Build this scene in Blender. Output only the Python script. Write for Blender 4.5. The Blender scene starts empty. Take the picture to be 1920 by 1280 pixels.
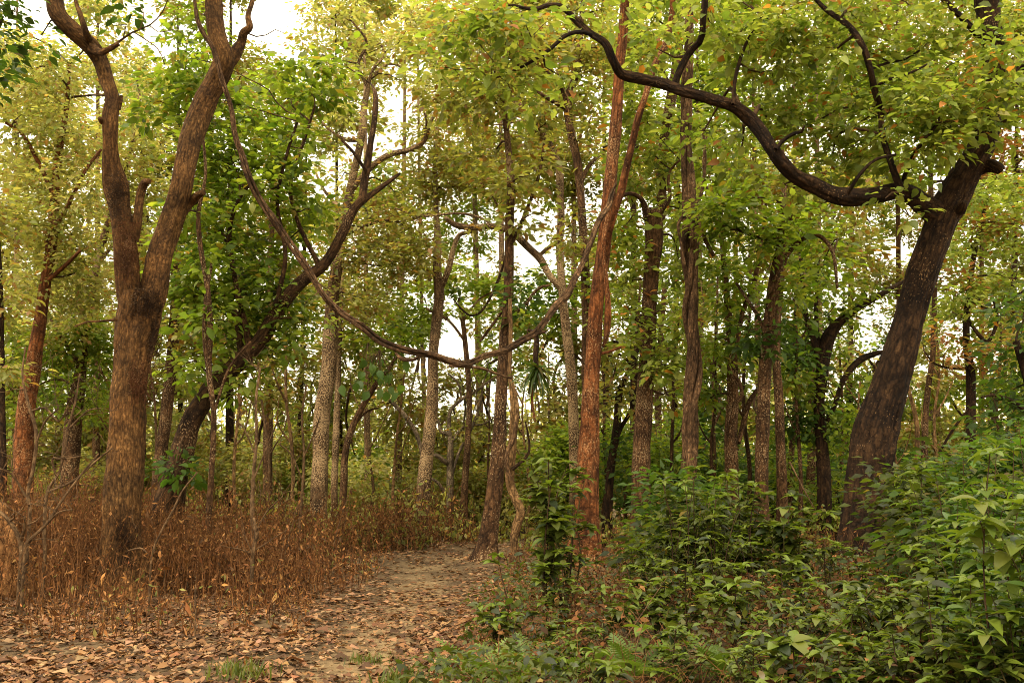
import bpy, math, random
import numpy as np
from mathutils import Matrix, Vector

random.seed(11)
rng = np.random.default_rng(11)
scene = bpy.context.scene
COL = scene.collection
R = math.radians

# ------------------------------------------------------------------ camera
F = 1867.0                      # focal length in photo pixels (1920 wide)
PITCH = R(8.0)
CAMZ = 1.6
cam_data = bpy.data.cameras.new("camera")
cam_data.sensor_width = 36.0
cam_data.lens = 36.0 * F / 1920.0
cam_data.clip_start = 0.05
cam_data.clip_end = 2000.0
cam = bpy.data.objects.new("camera", cam_data)
cam.location = (0, 0, CAMZ)
cam.rotation_euler = (R(90) + PITCH, 0, 0)
COL.objects.link(cam)
scene.camera = cam

# ------------------------------------------------------------------ sky, sun, exposure
SUN_EL, SUN_AZ = R(58), R(205)          # high, behind the camera and to its left
world = bpy.data.worlds.new("World")
scene.world = world
world.use_nodes = True
wt = world.node_tree
wt.nodes.clear()
w_out = wt.nodes.new("ShaderNodeOutputWorld")
w_add = wt.nodes.new("ShaderNodeAddShader")
w_sky = wt.nodes.new("ShaderNodeTexSky")
w_sky.sky_type = 'NISHITA'
w_sky.sun_disc = False
w_sky.sun_elevation = SUN_EL
w_sky.sun_rotation = SUN_AZ
w_sky.dust_density = 6.0
w_sky.air_density = 1.0
w_bg1 = wt.nodes.new("ShaderNodeBackground")
w_bg1.inputs["Strength"].default_value = 0.05
w_bg2 = wt.nodes.new("ShaderNodeBackground")          # the even white overcast
w_bg2.inputs["Color"].default_value = (1.0, 0.895, 0.66, 1)
w_bg2.inputs["Strength"].default_value = 1.25
wt.links.new(w_sky.outputs[0], w_bg1.inputs["Color"])
wt.links.new(w_bg1.outputs[0], w_add.inputs[0])
wt.links.new(w_bg2.outputs[0], w_add.inputs[1])
wt.links.new(w_add.outputs[0], w_out.inputs["Surface"])

sun_data = bpy.data.lights.new("sun", 'SUN')
sun_data.energy = 1.5
sun_data.angle = R(14)
sun_data.color = (1.0, 0.90, 0.74)
sun = bpy.data.objects.new("sun", sun_data)
sd = Vector((math.sin(SUN_AZ) * math.cos(SUN_EL), math.cos(SUN_AZ) * math.cos(SUN_EL), math.sin(SUN_EL)))
sun.rotation_euler = sd.to_track_quat('Z', 'Y').to_euler()
sun.location = sd * 60
COL.objects.link(sun)

vs = scene.view_settings
vs.view_transform = 'Standard'
vs.look = 'None'
vs.exposure = 1.02
vs.gamma = 1.0
vs.use_curve_mapping = False
scene.render.engine = 'CYCLES'
scene.cycles.max_bounces = 8
scene.cycles.diffuse_bounces = 6
scene.cycles.transmission_bounces = 4
scene.cycles.use_denoising = True
scene.cycles.filter_width = 1.0

# ------------------------------------------------------------------ pixel <-> world
CP, SP = math.cos(PITCH), math.sin(PITCH)

def P(px, py, Y):
    """point on the ray through a photo pixel, at ground distance Y"""
    a = (px - 960.0) / F
    b = (640.0 - py) / F
    t = Y / (CP - b * SP)
    return np.array([a * t, Y, CAMZ + t * (SP + b * CP)])

def mpp(py, Y):
    b = (640.0 - py) / F
    return Y / (CP - b * SP) / F          # metres per photo pixel there

# ------------------------------------------------------------------ noise
def _h(ix, iy, iz, seed):
    n = (ix * 374761393 + iy * 668265263 + iz * 2147483647 + seed * 1274126177) & 0xFFFFFFFF
    n = ((n ^ (n >> 13)) * 1274126177) & 0xFFFFFFFF
    n = n ^ (n >> 16)
    return (n & 0xFFFF) / 65535.0

def vnoise(p, seed=0):
    p = np.asarray(p, dtype=np.float64)
    i = np.floor(p).astype(np.int64)
    f = p - i
    f = f * f * (3 - 2 * f)
    r = 0
    for dx in (0, 1):
        wx = f[:, 0] if dx else 1 - f[:, 0]
        for dy in (0, 1):
            wy = f[:, 1] if dy else 1 - f[:, 1]
            for dz in (0, 1):
                wz = f[:, 2] if dz else 1 - f[:, 2]
                r = r + wx * wy * wz * _h(i[:, 0] + dx, i[:, 1] + dy, i[:, 2] + dz, seed)
    return r * 2 - 1

def sstep(a, b, x):
    t = np.clip((x - a) / (b - a), 0, 1)
    return t * t * (3 - 2 * t)

# ------------------------------------------------------------------ terrain
PATH = np.array([[-1.15, 3.0], [-1.25, 6.0], [-1.32, 8.0], [-1.38, 10.5], [-1.42, 13.5], [-1.45, 17.0],
                 [-1.25, 20.5], [-0.5, 24.0], [1.0, 28.0], [3.2, 33.0], [6.0, 40.0]])

def path_dist(x, y):
    x = np.asarray(x, float); y = np.asarray(y, float)
    best = np.full(x.shape, 1e9)
    for (ax, ay), (bx, by) in zip(PATH[:-1], PATH[1:]):
        dx, dy = bx - ax, by - ay
        t = np.clip(((x - ax) * dx + (y - ay) * dy) / (dx * dx + dy * dy), 0, 1)
        best = np.minimum(best, np.hypot(x - ax - t * dx, y - ay - t * dy))
    return best

def gz(x, y):
    x = np.atleast_1d(np.asarray(x, float)); y = np.atleast_1d(np.asarray(y, float))
    d = path_dist(x, y)
    p = np.stack([x * 0.45, y * 0.45, x * 0], -1)
    z = 0.09 * vnoise(p, 3) + 0.03 * vnoise(p * 3.1, 4)
    z *= 0.35 + 0.65 * sstep(0.5, 1.6, d)
    bank = sstep(0.0, 2.2, x - 0.0) * sstep(3, 7.5, y) * (1 - sstep(13, 18, y))
    z += 0.16 * bank
    z += 0.10 * sstep(15, 21, y) * (1 - sstep(22, 34, y)) - 0.35 * sstep(23, 36, y)
    z -= 0.06 * (1 - sstep(0.3, 1.0, d))
    return z

def gz1(x, y):
    return float(gz(x, y)[0])

# ------------------------------------------------------------------ mesh building
def make_mesh(name, V, polys, mats, uv=None, colr=None, smooth=True):
    """polys: list of (n,k) int arrays, k = 3 or 4"""
    me = bpy.data.meshes.new(name)
    V = np.ascontiguousarray(V, dtype=np.float32)
    me.vertices.add(len(V))
    me.vertices.foreach_set("co", V.ravel())
    loops = []; starts = []; n = 0
    for a in polys:
        a = np.asarray(a, dtype=np.int32)
        if len(a) == 0:
            continue
        k = a.shape[1]
        starts.append(n + np.arange(len(a), dtype=np.int32) * k)
        loops.append(a.ravel()); n += a.size
    loops = np.concatenate(loops); starts = np.concatenate(starts)
    me.loops.add(len(loops))
    me.loops.foreach_set("vertex_index", loops)
    me.polygons.add(len(starts))
    me.polygons.foreach_set("loop_start", starts)
    if smooth:
        me.polygons.foreach_set("use_smooth", np.ones(len(starts), dtype=bool))
    if uv is not None:
        l = me.uv_layers.new(name="UVMap")
        l.data.foreach_set("uv", np.ascontiguousarray(np.asarray(uv, np.float32)[loops]).ravel())
    if colr is not None:
        at = me.color_attributes.new("tint", 'FLOAT_COLOR', 'POINT')
        c = np.ones((len(V), 4), np.float32); c[:, :3] = colr
        at.data.foreach_set("color", c.ravel())
    me.update(calc_edges=True)
    me.materials.append(mats)
    return me

def link(name, data, parent=None, loc=None):
    o = bpy.data.objects.new(name, data)
    COL.objects.link(o)
    if parent is not None:
        o.parent = parent
    if loc is not None:
        o.location = loc
    return o

def tag(o, label=None, cat=None, group=None, kind=None):
    if label: o["label"] = label
    if cat: o["category"] = cat
    if group: o["group"] = group
    if kind: o["kind"] = kind
    return o

def thing(name, label, cat, loc, group=None):
    o = link(name, None, None, loc)
    o.empty_display_size = 0.1
    return tag(o, label, cat, group)

class MB:
    def __init__(s):
        s.V = []; s.Q = []; s.T = []; s.U = []; s.C = []; s.n = 0
    def add(s, V, Q=None, T=None, U=None, C=None):
        V = np.asarray(V, float)
        s.V.append(V)
        if Q is not None and len(Q): s.Q.append(np.asarray(Q) + s.n)
        if T is not None and len(T): s.T.append(np.asarray(T) + s.n)
        if U is not None: s.U.append(U)
        if C is not None: s.C.append(np.broadcast_to(np.asarray(C, float), (len(V), 3)))
        s.n += len(V)
    def build(s, name, mat, parent=None, origin=(0, 0, 0), smooth=True):
        if not s.V:
            return None
        polys = []
        if s.Q: polys.append(np.concatenate(s.Q))
        if s.T: polys.append(np.concatenate(s.T))
        V = np.concatenate(s.V) - np.asarray(origin)
        U = np.concatenate(s.U) if s.U else None
        C = np.concatenate(s.C) if s.C else None
        me = make_mesh(name, V, polys, mat, U, C, smooth)
        o = link(name, me, parent)
        if name in ("twigs", "stems", "root_fibres"): o["kind"] = "stuff"
        return o

def resample(Pt, Rd, ds):
    Pt = np.asarray(Pt, float); Rd = np.asarray(Rd, float)
    n = len(Pt)
    if n == 2:
        Pt = np.array([Pt[0], Pt.mean(0), Pt[1]]); Rd = np.array([Rd[0], Rd.mean(), Rd[1]]); n = 3
    seg = np.linalg.norm(np.diff(Pt, axis=0), axis=1)
    s = np.concatenate([[0], np.cumsum(np.maximum(seg, 1e-6))])
    m = max(3, int(s[-1] / ds) + 1)
    q = np.linspace(0, s[-1], m)
    X = np.column_stack([Pt, Rd])
    tan = np.zeros_like(X)
    tan[1:-1] = (X[2:] - X[:-2]) / (s[2:] - s[:-2])[:, None]
    tan[0] = (X[1] - X[0]) / (s[1] - s[0]); tan[-1] = (X[-1] - X[-2]) / (s[-1] - s[-2])
    k = np.clip(np.searchsorted(s, q, side='right') - 1, 0, n - 2)
    h = (s[k + 1] - s[k]); t = ((q - s[k]) / h)[:, None]; h = h[:, None]
    Y = (2*t**3 - 3*t**2 + 1) * X[k] + (t**3 - 2*t**2 + t) * h * tan[k] + (-2*t**3 + 3*t**2) * X[k+1] + (t**3 - t**2) * h * tan[k+1]
    return Y[:, :3], np.maximum(Y[:, 3], 0.0015), q

def frames(Pt):
    T = np.gradient(Pt, axis=0)
    T /= np.linalg.norm(T, axis=1)[:, None] + 1e-9
    N = np.zeros_like(T)
    a = np.array([0.0, 1.0, 0.0])
    if abs(T[0] @ a) > 0.9: a = np.array([1.0, 0, 0])
    v = a - (a @ T[0]) * T[0]
    for i in range(len(T)):
        v = v - (v @ T[i]) * T[i]
        v /= np.linalg.norm(v) + 1e-9
        N[i] = v
    B = np.cross(T, N)
    return T, N, B

def tube(mb, Pt, Rd, sides=8, ds=0.2, lump=0.0, furrow=0.0, fine=0.0, flare=None, seed=0, cap=True, C=None, uvs=True):
    Pt, Rd, q = resample(Pt, Rd, ds)
    T, N, B = frames(Pt)
    m = len(Pt)
    th = np.linspace(0, 2 * math.pi, sides, endpoint=False)
    c, s = np.cos(th), np.sin(th)
    rad = np.repeat(Rd[:, None], sides, 1)
    if lump or furrow or fine:
        r0 = float(np.mean(Rd))
        cc = np.tile(c, m); ss = np.tile(s, m); LL = np.repeat(q, sides)
        d = 0
        if lump:
            d = d + lump * vnoise(np.stack([cc * 1.1 + 7, ss * 1.1, LL * 0.55 / max(r0, .08) * .35], -1), seed)
            d = d + lump * .6 * vnoise(np.stack([cc * 2.3 + 7, ss * 2.3, LL * 1.3 / max(r0, .08) * .3], -1), seed + 1)
        if furrow:
            k = max(2.2, r0 * 26)
            g = vnoise(np.stack([cc * k, ss * k, LL * 2.4], -1), seed + 2)
            d = d + furrow * (0.55 - np.abs(g) * 2.2)
        if fine:
            k = max(4, r0 * 60)
            d = d + fine * vnoise(np.stack([cc * k, ss * k, LL * 14], -1), seed + 3)
        rad = rad * (1 + d.reshape(m, sides))
    if flare:                                  # (height of ground, amount, reach)
        zg, am, reach = flare
        h = np.maximum(Pt[:, 2] - zg, 0)
        e = am * np.exp(-h / reach)
        lob = 0.65 + 0.6 * np.maximum(0, np.cos(th * 5 + seed)) ** 1.5
        rad = rad * (1 + e[:, None] * lob[None, :])
    V = Pt[:, None, :] + rad[:, :, None] * (c[None, :, None] * N[:, None, :] + s[None, :, None] * B[:, None, :])
    V = V.reshape(-1, 3)
    i = np.arange(m - 1)[:, None] * sides; j = np.arange(sides)[None, :]; j2 = (j + 1) % sides
    Q = np.stack([i + j, i + j2, i + sides + j2, i + sides + j], -1).reshape(-1, 4)
    U = None
    if uvs:
        r0 = float(np.mean(Rd))
        U = np.stack([np.tile(th * r0, m) + seed * 1.37, np.repeat(q, sides)], -1)      # seam on the far side
    Tt = None
    if cap:
        V = np.vstack([V, Pt[-1] + T[-1] * Rd[-1] * .25])
        e = len(V) - 1; b = (m - 1) * sides
        Tt = np.stack([b + np.arange(sides), b + (np.arange(sides) + 1) % sides, np.full(sides, e)], -1)
        if U is not None: U = np.vstack([U, U[-1]])
    mb.add(V, Q, Tt, U, C)
    return Pt, Rd

def twig(mb, pts, r0, r1, sides=3):
    """cheap thin tube along a few points"""
    pts = np.asarray(pts, float); m = len(pts)
    T = np.gradient(pts, axis=0); T /= np.linalg.norm(T, axis=1)[:, None] + 1e-9
    a = np.array([0.31, 0.55, 0.77])
    N = np.cross(T, a); N /= np.linalg.norm(N, axis=1)[:, None] + 1e-9
    B = np.cross(T, N)
    th = np.linspace(0, 2 * math.pi, sides, endpoint=False)
    r = np.linspace(r0, r1, m)[:, None, None]
    V = pts[:, None, :] + r * (np.cos(th)[None, :, None] * N[:, None, :] + np.sin(th)[None, :, None] * B[:, None, :])
    i = np.arange(m - 1)[:, None] * sides; j = np.arange(sides)[None, :]; j2 = (j + 1) % sides
    Q = np.stack([i + j, i + j2, i + sides + j2, i + sides + j], -1).reshape(-1, 4)
    U = np.stack([np.tile(np.abs(th / math.pi - 1) * r0 * 3, m), np.repeat(np.linspace(0, np.linalg.norm(pts[-1] - pts[0]), m), sides)], -1)
    mb.add(V.reshape(-1, 3), Q, None, U)

# ------------------------------------------------------------------ leaves
LEAF = {
    2: (np.array([[0, 0, 0], [-.27, .42, .05], [0, 1, -.10], [.27, .42, .05]]),
        np.array([[0, 2, 1], [0, 3, 2]])),
    4: (np.array([[0, 0, 0], [-.25, .32, .06], [-.21, .66, .03], [0, 1, -.14], [.21, .66, .03], [.25, .32, .06]]),
        np.array([[0, 5, 1], [5, 4, 1], [1, 4, 2], [2, 4, 3]])),
    6: (np.array([[0, 0, 0], [-.24, .28, .07], [0, .32, -.03], [.24, .28, .07], [-.21, .66, .02], [0, .68, -.07], [.21, .66, .02], [0, 1, -.19]]),
        np.array([[0, 2, 1], [0, 3, 2], [1, 2, 5], [1, 5, 4], [2, 3, 6], [2, 6, 5], [4, 5, 7], [5, 6, 7]])),
}
def _big():
    ys = [0, .06, .22, .42, .62, .82, 1.0]; ws = [.015, .02, .20, .265, .225, .12, 0.0]
    V = []; 
    for y, w in zip(ys, ws):
        z = -.16 * y * y
        V += [[-w, y, z + w * .35], [0, y, z], [w, y, z + w * .35]]
    T = []
    for k in range(len(ys) - 1):
        a = 3 * k
        for o in (0, 1):
            T += [[a + o, a + o + 1, a + o + 4], [a + o, a + o + 4, a + o + 3]]
    return np.array(V), np.array(T)
LEAF[8] = _big()
DENSITY = 2.5     # leaf layers through a crown lobe of density 1
LEAF_W = 0.30       # rough area of a leaf of length 1

PAL = {
    'yellow': ([(.37, .345, .11), (.29, .29, .085), (.42, .36, .145), (.23, .25, .07), (.34, .325, .10)], (.32, .17, .06), .06),
    'green':  ([(.155, .215, .022), (.20, .26, .026), (.095, .14, .017), (.24, .28, .035)], (.26, .19, .03), .05),
    'lime':   ([(.23, .27, .045), (.17, .215, .033), (.29, .31, .07), (.125, .165, .026), (.25, .28, .055)], (.34, .14, .03), .04),
    'olive':  ([(.27, .255, .062), (.22, .225, .05), (.31, .275, .075), (.165, .17, .036)], (.26, .14, .04), .14),
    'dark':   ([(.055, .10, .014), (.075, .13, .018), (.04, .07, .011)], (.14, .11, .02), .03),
    'rust':   ([(.30, .14, .04), (.22, .12, .035), (.22, .18, .035), (.18, .19, .028)], (.30, .12, .035), .2),
    'shrub':  ([(.060, .078, .010), (.042, .056, .008), (.085, .108, .012), (.030, .039, .007), (.078, .086, .012)], (.17, .12, .025), .05),
    'bright': ([(.105, .145, .016), (.08, .115, .013), (.13, .17, .02)], (.2, .19, .03), .03),
    'dry':    ([(.165, .066, .020), (.215, .092, .027), (.105, .043, .013), (.29, .14, .045)], (.06, .03, .012), .2),
    'litter': ([(.27, .145, .066), (.20, .10, .044), (.31, .185, .094), (.14, .07, .032), (.235, .115, .048), (.105, .056, .029)], (.07, .038, .02), .16),
}

def colours(kind, n, base=None):
    pal, odd, podd = PAL[kind]
    pal = np.array(pal)
    k = rng.integers(0, len(pal), n) if base is None else base
    c = pal[k]
    c = c * (1 + rng.normal(0, .13, (n, 1))) * (1 + rng.normal(0, .05, (n, 3)))
    o = rng.random(n) < podd
    c[o] = np.array(odd) * (1 + rng.normal(0, .2, (int(o.sum()), 1)))
    return np.clip(c, .008, .6)

def leaf_frames(D, up):
    D = D / (np.linalg.norm(D, axis=1)[:, None] + 1e-9)
    X = np.cross(D, up); X /= np.linalg.norm(X, axis=1)[:, None] + 1e-9
    Z = np.cross(X, D)
    return X, D, Z

def leaf_mesh(name, pos, D, up, size, col, mat, parent, tmpl, origin=(0, 0, 0), width=1.0):
    n = len(pos)
    if n == 0: return None
    X, Yv, Z = leaf_frames(D, up)
    tv, tt = LEAF[tmpl]
    k = len(tv)
    w = np.broadcast_to(np.asarray(width, float), (n,))
    V = (pos[:, None, :] + size[:, None, None] * (tv[None, :, 0:1] * X[:, None, :] * w[:, None, None] + tv[None, :, 1:2] * Yv[:, None, :]
         + tv[None, :, 2:3] * Z[:, None, :])).reshape(-1, 3) - np.asarray(origin)
    T = (tt[None] + (np.arange(n) * k)[:, None, None]).reshape(-1, 3)
    me = make_mesh(name, V, [T], mat, None, np.repeat(col, k, 0), smooth=tmpl in (6, 8))
    return link(name, me, parent)

# ------------------------------------------------------------------ materials
def new_mat(name):
    m = bpy.data.materials.new(name); m.use_nodes = True
    nt = m.node_tree; nt.nodes.clear()
    out = nt.nodes.new("ShaderNodeOutputMaterial")
    return m, nt, out

def N(nt, t, **kw):
    n = nt.nodes.new(t)
    for k, v in kw.items():
        if k in n.inputs: n.inputs[k].default_value = v
        else: setattr(n, k, v)
    return n

def ramp(nt, stops):
    r = nt.nodes.new("ShaderNodeValToRGB")
    el = r.color_ramp.elements
    while len(el) < len(stops): el.new(0.5)
    for e, (p, c) in zip(el, stops):
        e.position = p; e.color = (*c, 1) if len(c) == 3 else c
    return r

def leaf_material(name, trans=.55, rough=.5, spec=.35, tgain=(1.42, 1.45, .72), vein=False):
    m, nt, out = new_mat(name)
    at = N(nt, "ShaderNodeAttribute", attribute_name="tint")
    tc = N(nt, "ShaderNodeTexCoord")
    no = N(nt, "ShaderNodeTexNoise", Scale=60.0, Detail=2.0)
    nt.links.new(tc.outputs["Object"], no.inputs["Vector"])
    mr = N(nt, "ShaderNodeMapRange"); mr.inputs[3].default_value = .78; mr.inputs[4].default_value = 1.22
    nt.links.new(no.outputs[0], mr.inputs[0])
    mul = N(nt, "ShaderNodeMix", data_type='RGBA', blend_type='MULTIPLY'); mul.inputs[0].default_value = 1
    nt.links.new(at.outputs["Color"], mul.inputs[6]); nt.links.new(mr.outputs[0], mul.inputs[7])
    pb = N(nt, "ShaderNodeBsdfPrincipled", Roughness=rough)
    pb.inputs["Specular IOR Level"].default_value = spec
    nt.links.new(mul.outputs[2], pb.inputs["Base Color"])
    tr = N(nt, "ShaderNodeBsdfTranslucent")
    g = N(nt, "ShaderNodeMix", data_type='RGBA', blend_type='MULTIPLY'); g.inputs[0].default_value = 1
    g.inputs[7].default_value = (*tgain, 1)
    nt.links.new(mul.outputs[2], g.inputs[6]); nt.links.new(g.outputs[2], tr.inputs["Color"])
    mx = N(nt, "ShaderNodeMixShader"); mx.inputs[0].default_value = trans
    nt.links.new(pb.outputs[0], mx.inputs[1]); nt.links.new(tr.outputs[0], mx.inputs[2])
    nt.links.new(mx.outputs[0], out.inputs["Surface"])
    return m

M_LEAF = leaf_material("canopy_leaf")
M_SHRUB = leaf_material("shrub_leaf", trans=.38, rough=.42, spec=.4, tgain=(1.3, 1.35, .6))
M_DRY = leaf_material("dry_leaf", trans=.18, rough=.8, spec=.15, tgain=(1.1, .9, .6))

def bark_material(name, c_dark, c_mid, c_light, lichen=.25, lichen_col=(.50, .44, .33), patch=None, patch_amt=.5, furrow=26.0, bump=.7, crack=.5):
    m, nt, out = new_mat(name)
    uv = N(nt, "ShaderNodeUVMap", uv_map="UVMap")
    mp = N(nt, "ShaderNodeMapping"); mp.inputs["Scale"].default_value = (furrow, furrow * .16, 1)
    nt.links.new(uv.outputs[0], mp.inputs[0])
    n1 = N(nt, "ShaderNodeTexNoise", Scale=1.0, Detail=6.0, Roughness=.65)
    nt.links.new(mp.outputs[0], n1.inputs["Vector"])
    tc = N(nt, "ShaderNodeTexCoord")
    n2 = N(nt, "ShaderNodeTexNoise", Scale=1.6, Detail=5.0, Roughness=.6)
    nt.links.new(tc.outputs["Object"], n2.inputs["Vector"])
    mixf = N(nt, "ShaderNodeMath", operation='ADD'); 
    a = N(nt, "ShaderNodeMath", operation='MULTIPLY'); a.inputs[1].default_value = .62
    b = N(nt, "ShaderNodeMath", operation='MULTIPLY'); b.inputs[1].default_value = .38
    nt.links.new(n1.outputs[0], a.inputs[0]); nt.links.new(n2.outputs[0], b.inputs[0])
    nt.links.new(a.outputs[0], mixf.inputs[0]); nt.links.new(b.outputs[0], mixf.inputs[1])
    rp = ramp(nt, [(.36, c_dark), (.50, c_mid), (.66, c_light)])
    nt.links.new(mixf.outputs[0], rp.inputs[0])
    colour = rp.outputs[0]
    if patch:
        n4 = N(nt, "ShaderNodeTexNoise", Scale=.9, Detail=4.0, Roughness=.6)
        nt.links.new(tc.outputs["Object"], n4.inputs["Vector"])
        pr = ramp(nt, [(.5 - .14, (0, 0, 0)), (.5 + .10, (patch_amt,) * 3)])
        nt.links.new(n4.outputs[0], pr.inputs[0])
        mx = N(nt, "ShaderNodeMix", data_type='RGBA'); mx.inputs[7].default_value = (*patch, 1)
        nt.links.new(pr.outputs[0], mx.inputs[0]); nt.links.new(colour, mx.inputs[6])
        mx2 = N(nt, "ShaderNodeMix", data_type='RGBA', blend_type='MULTIPLY'); mx2.inputs[0].default_value = .6
        mr = N(nt, "ShaderNodeMapRange"); mr.inputs[1].default_value = .3; mr.inputs[2].default_value = .7; mr.inputs[3].default_value = .45; mr.inputs[4].default_value = 1.45
        nt.links.new(n1.outputs[0], mr.inputs[0])
        nt.links.new(mx.outputs[2], mx2.inputs[6]); nt.links.new(mr.outputs[0], mx2.inputs[7])
        colour = mx2.outputs[2]
    n6 = N(nt, "ShaderNodeTexNoise", Scale=21.0, Detail=7.0, Roughness=.72)
    nt.links.new(tc.outputs["Object"], n6.inputs["Vector"])
    mr6 = N(nt, "ShaderNodeMapRange"); mr6.inputs[1].default_value = .34; mr6.inputs[2].default_value = .66; mr6.inputs[3].default_value = .38; mr6.inputs[4].default_value = 1.5
    nt.links.new(n6.outputs[0], mr6.inputs[0])
    m6 = N(nt, "ShaderNodeMix", data_type='RGBA', blend_type='MULTIPLY'); m6.inputs[0].default_value = .85
    nt.links.new(colour, m6.inputs[6]); nt.links.new(mr6.outputs[0], m6.inputs[7])
    colour = m6.outputs[2]
    mpc = N(nt, "ShaderNodeMapping"); mpc.inputs["Scale"].default_value = (furrow * .55, furrow * .17, 1)
    wob = N(nt, "ShaderNodeMix", data_type='RGBA'); wob.inputs[0].default_value = .10
    nt.links.new(uv.outputs[0], wob.inputs[6]); nt.links.new(n6.outputs[1], wob.inputs[7]); nt.links.new(wob.outputs[2], mpc.inputs[0])
    vor = N(nt, "ShaderNodeTexVoronoi", feature='DISTANCE_TO_EDGE', Scale=1.0)
    nt.links.new(mpc.outputs[0], vor.inputs["Vector"])
    cr = N(nt, "ShaderNodeMapRange"); cr.inputs[1].default_value = .0; cr.inputs[2].default_value = .16; cr.inputs[3].default_value = 1 - crack; cr.inputs[4].default_value = 1.0
    nt.links.new(vor.outputs["Distance"], cr.inputs[0])
    mc = N(nt, "ShaderNodeMix", data_type='RGBA', blend_type='MULTIPLY'); mc.inputs[0].default_value = 1
    nt.links.new(colour, mc.inputs[6]); nt.links.new(cr.outputs[0], mc.inputs[7])
    n7 = N(nt, "ShaderNodeTexNoise", Scale=2.6, Detail=4.0, Roughness=.6)
    nt.links.new(tc.outputs["Object"], n7.inputs["Vector"])
    mr7 = N(nt, "ShaderNodeMapRange"); mr7.inputs[1].default_value = .36; mr7.inputs[2].default_value = .62; mr7.inputs[3].default_value = .5; mr7.inputs[4].default_value = 1.25
    nt.links.new(n7.outputs[0], mr7.inputs[0])
    mc2 = N(nt, "ShaderNodeMix", data_type='RGBA', blend_type='MULTIPLY'); mc2.inputs[0].default_value = 1
    nt.links.new(mc.outputs[2], mc2.inputs[6]); nt.links.new(mr7.outputs[0], mc2.inputs[7])
    colour = mc2.outputs[2]
    # lichen flecks: small pale blotches, gathered where a broad noise is high
    mp2 = N(nt, "ShaderNodeMapping"); mp2.inputs["Scale"].default_value = (46, 24, 1)
    nt.links.new(uv.outputs[0], mp2.inputs[0])
    n3 = N(nt, "ShaderNodeTexNoise", Scale=1.0, Detail=3.0, Roughness=.55)
    nt.links.new(mp2.outputs[0], n3.inputs["Vector"])
    n5 = N(nt, "ShaderNodeTexNoise", Scale=1.1, Detail=2.0)
    nt.links.new(tc.outputs["Object"], n5.inputs["Vector"])
    ad = N(nt, "ShaderNodeMath", operation='MULTIPLY_ADD'); ad.inputs[1].default_value = .65
    nt.links.new(n5.outputs[0], ad.inputs[0]); nt.links.new(n3.outputs[0], ad.inputs[2])
    lr = ramp(nt, [(.95 - lichen * .34, (0, 0, 0)), (1.0 - lichen * .34, (.7, .7, .7))])
    sb5 = N(nt, "ShaderNodeMath", operation='SUBTRACT'); sb5.inputs[1].default_value = .15
    nt.links.new(ad.outputs[0], sb5.inputs[0]); nt.links.new(sb5.outputs[0], lr.inputs[0])
    ml = N(nt, "ShaderNodeMix", data_type='RGBA'); ml.inputs[7].default_value = (*lichen_col, 1)
    nt.links.new(lr.outputs[0], ml.inputs[0]); nt.links.new(colour, ml.inputs[6])
    pb = N(nt, "ShaderNodeBsdfPrincipled", Roughness=.9)
    pb.inputs["Specular IOR Level"].default_value = .15
    wm = N(nt, "ShaderNodeMix", data_type='RGBA', blend_type='MULTIPLY'); wm.inputs[0].default_value = 1; wm.inputs[7].default_value = (1.16, 1.0, .80, 1)
    nt.links.new(ml.outputs[2], wm.inputs[6]); nt.links.new(wm.outputs[2], pb.inputs["Base Color"])
    bp = N(nt, "ShaderNodeBump", Strength=bump, Distance=.03)
    hs = N(nt, "ShaderNodeMath", operation='MULTIPLY_ADD'); hs.inputs[1].default_value = .8
    hs2 = N(nt, "ShaderNodeMath", operation='MULTIPLY_ADD'); hs2.inputs[1].default_value = .9
    nt.links.new(cr.outputs[0], hs2.inputs[0]); nt.links.new(n1.outputs[0], hs2.inputs[2])
    nt.links.new(n6.outputs[0], hs.inputs[0]); nt.links.new(hs2.outputs[0], hs.inputs[2])
    nt.links.new(hs.outputs[0], bp.inputs["Height"]); nt.links.new(bp.outputs[0], pb.inputs["Normal"])
    nt.links.new(pb.outputs[0], out.inputs["Surface"])
    return m

B_MUD = bark_material("mud_caked_bark", (.028, .015, .007), (.105, .060, .024), (.19, .118, .05), lichen=.02, patch=(.15, .076, .026), patch_amt=.55, furrow=44, bump=1.0, crack=.42)
B_DARK = bark_material("dark_bark", (.009, .0052, .0026), (.026, .0145, .007), (.066, .039, .019), lichen=.26, lichen_col=(.26, .18, .10), furrow=22, bump=1.0)
B_UMBER = bark_material("umber_bark", (.016, .009, .0045), (.048, .027, .013), (.10, .06, .03), lichen=.40, lichen_col=(.32, .23, .14), furrow=22, bump=1.0)
B_RED = bark_material("red_bark", (.05, .022, .010), (.13, .055, .023), (.22, .11, .05), lichen=.50, lichen_col=(.34, .23, .13), patch=(.21, .074, .023), patch_amt=.6, furrow=20, bump=1.0)
B_PALE = bark_material("pale_speckled_bark", (.036, .022, .012), (.10, .065, .036), (.19, .135, .08), lichen=.78, lichen_col=(.42, .33, .21), furrow=24, bump=1.0)
B_BROWN = bark_material("brown_bark", (.030, .0165, .008), (.086, .048, .024), (.155, .094, .049), lichen=.52, lichen_col=(.36, .28, .18), furrow=24, bump=1.0)
B_GREY = bark_material("grey_bark", (.07, .056, .04), (.14, .115, .085), (.23, .19, .145), lichen=.4, furrow=24, bump=.9)
B_VINE = bark_material("vine_bark", (.035, .020, .011), (.115, .070, .038), (.27, .18, .11), lichen=.10, furrow=46, bump=1.0)
B_TAN = bark_material("tan_wood", (.10, .058, .026), (.21, .135, .066), (.32, .22, .12), lichen=.1, furrow=34, bump=1.0)
B_TWIG = bark_material("twig_bark", (.03, .019, .011), (.06, .038, .021), (.10, .065, .038), lichen=.1, furrow=30, bump=.3)
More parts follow.
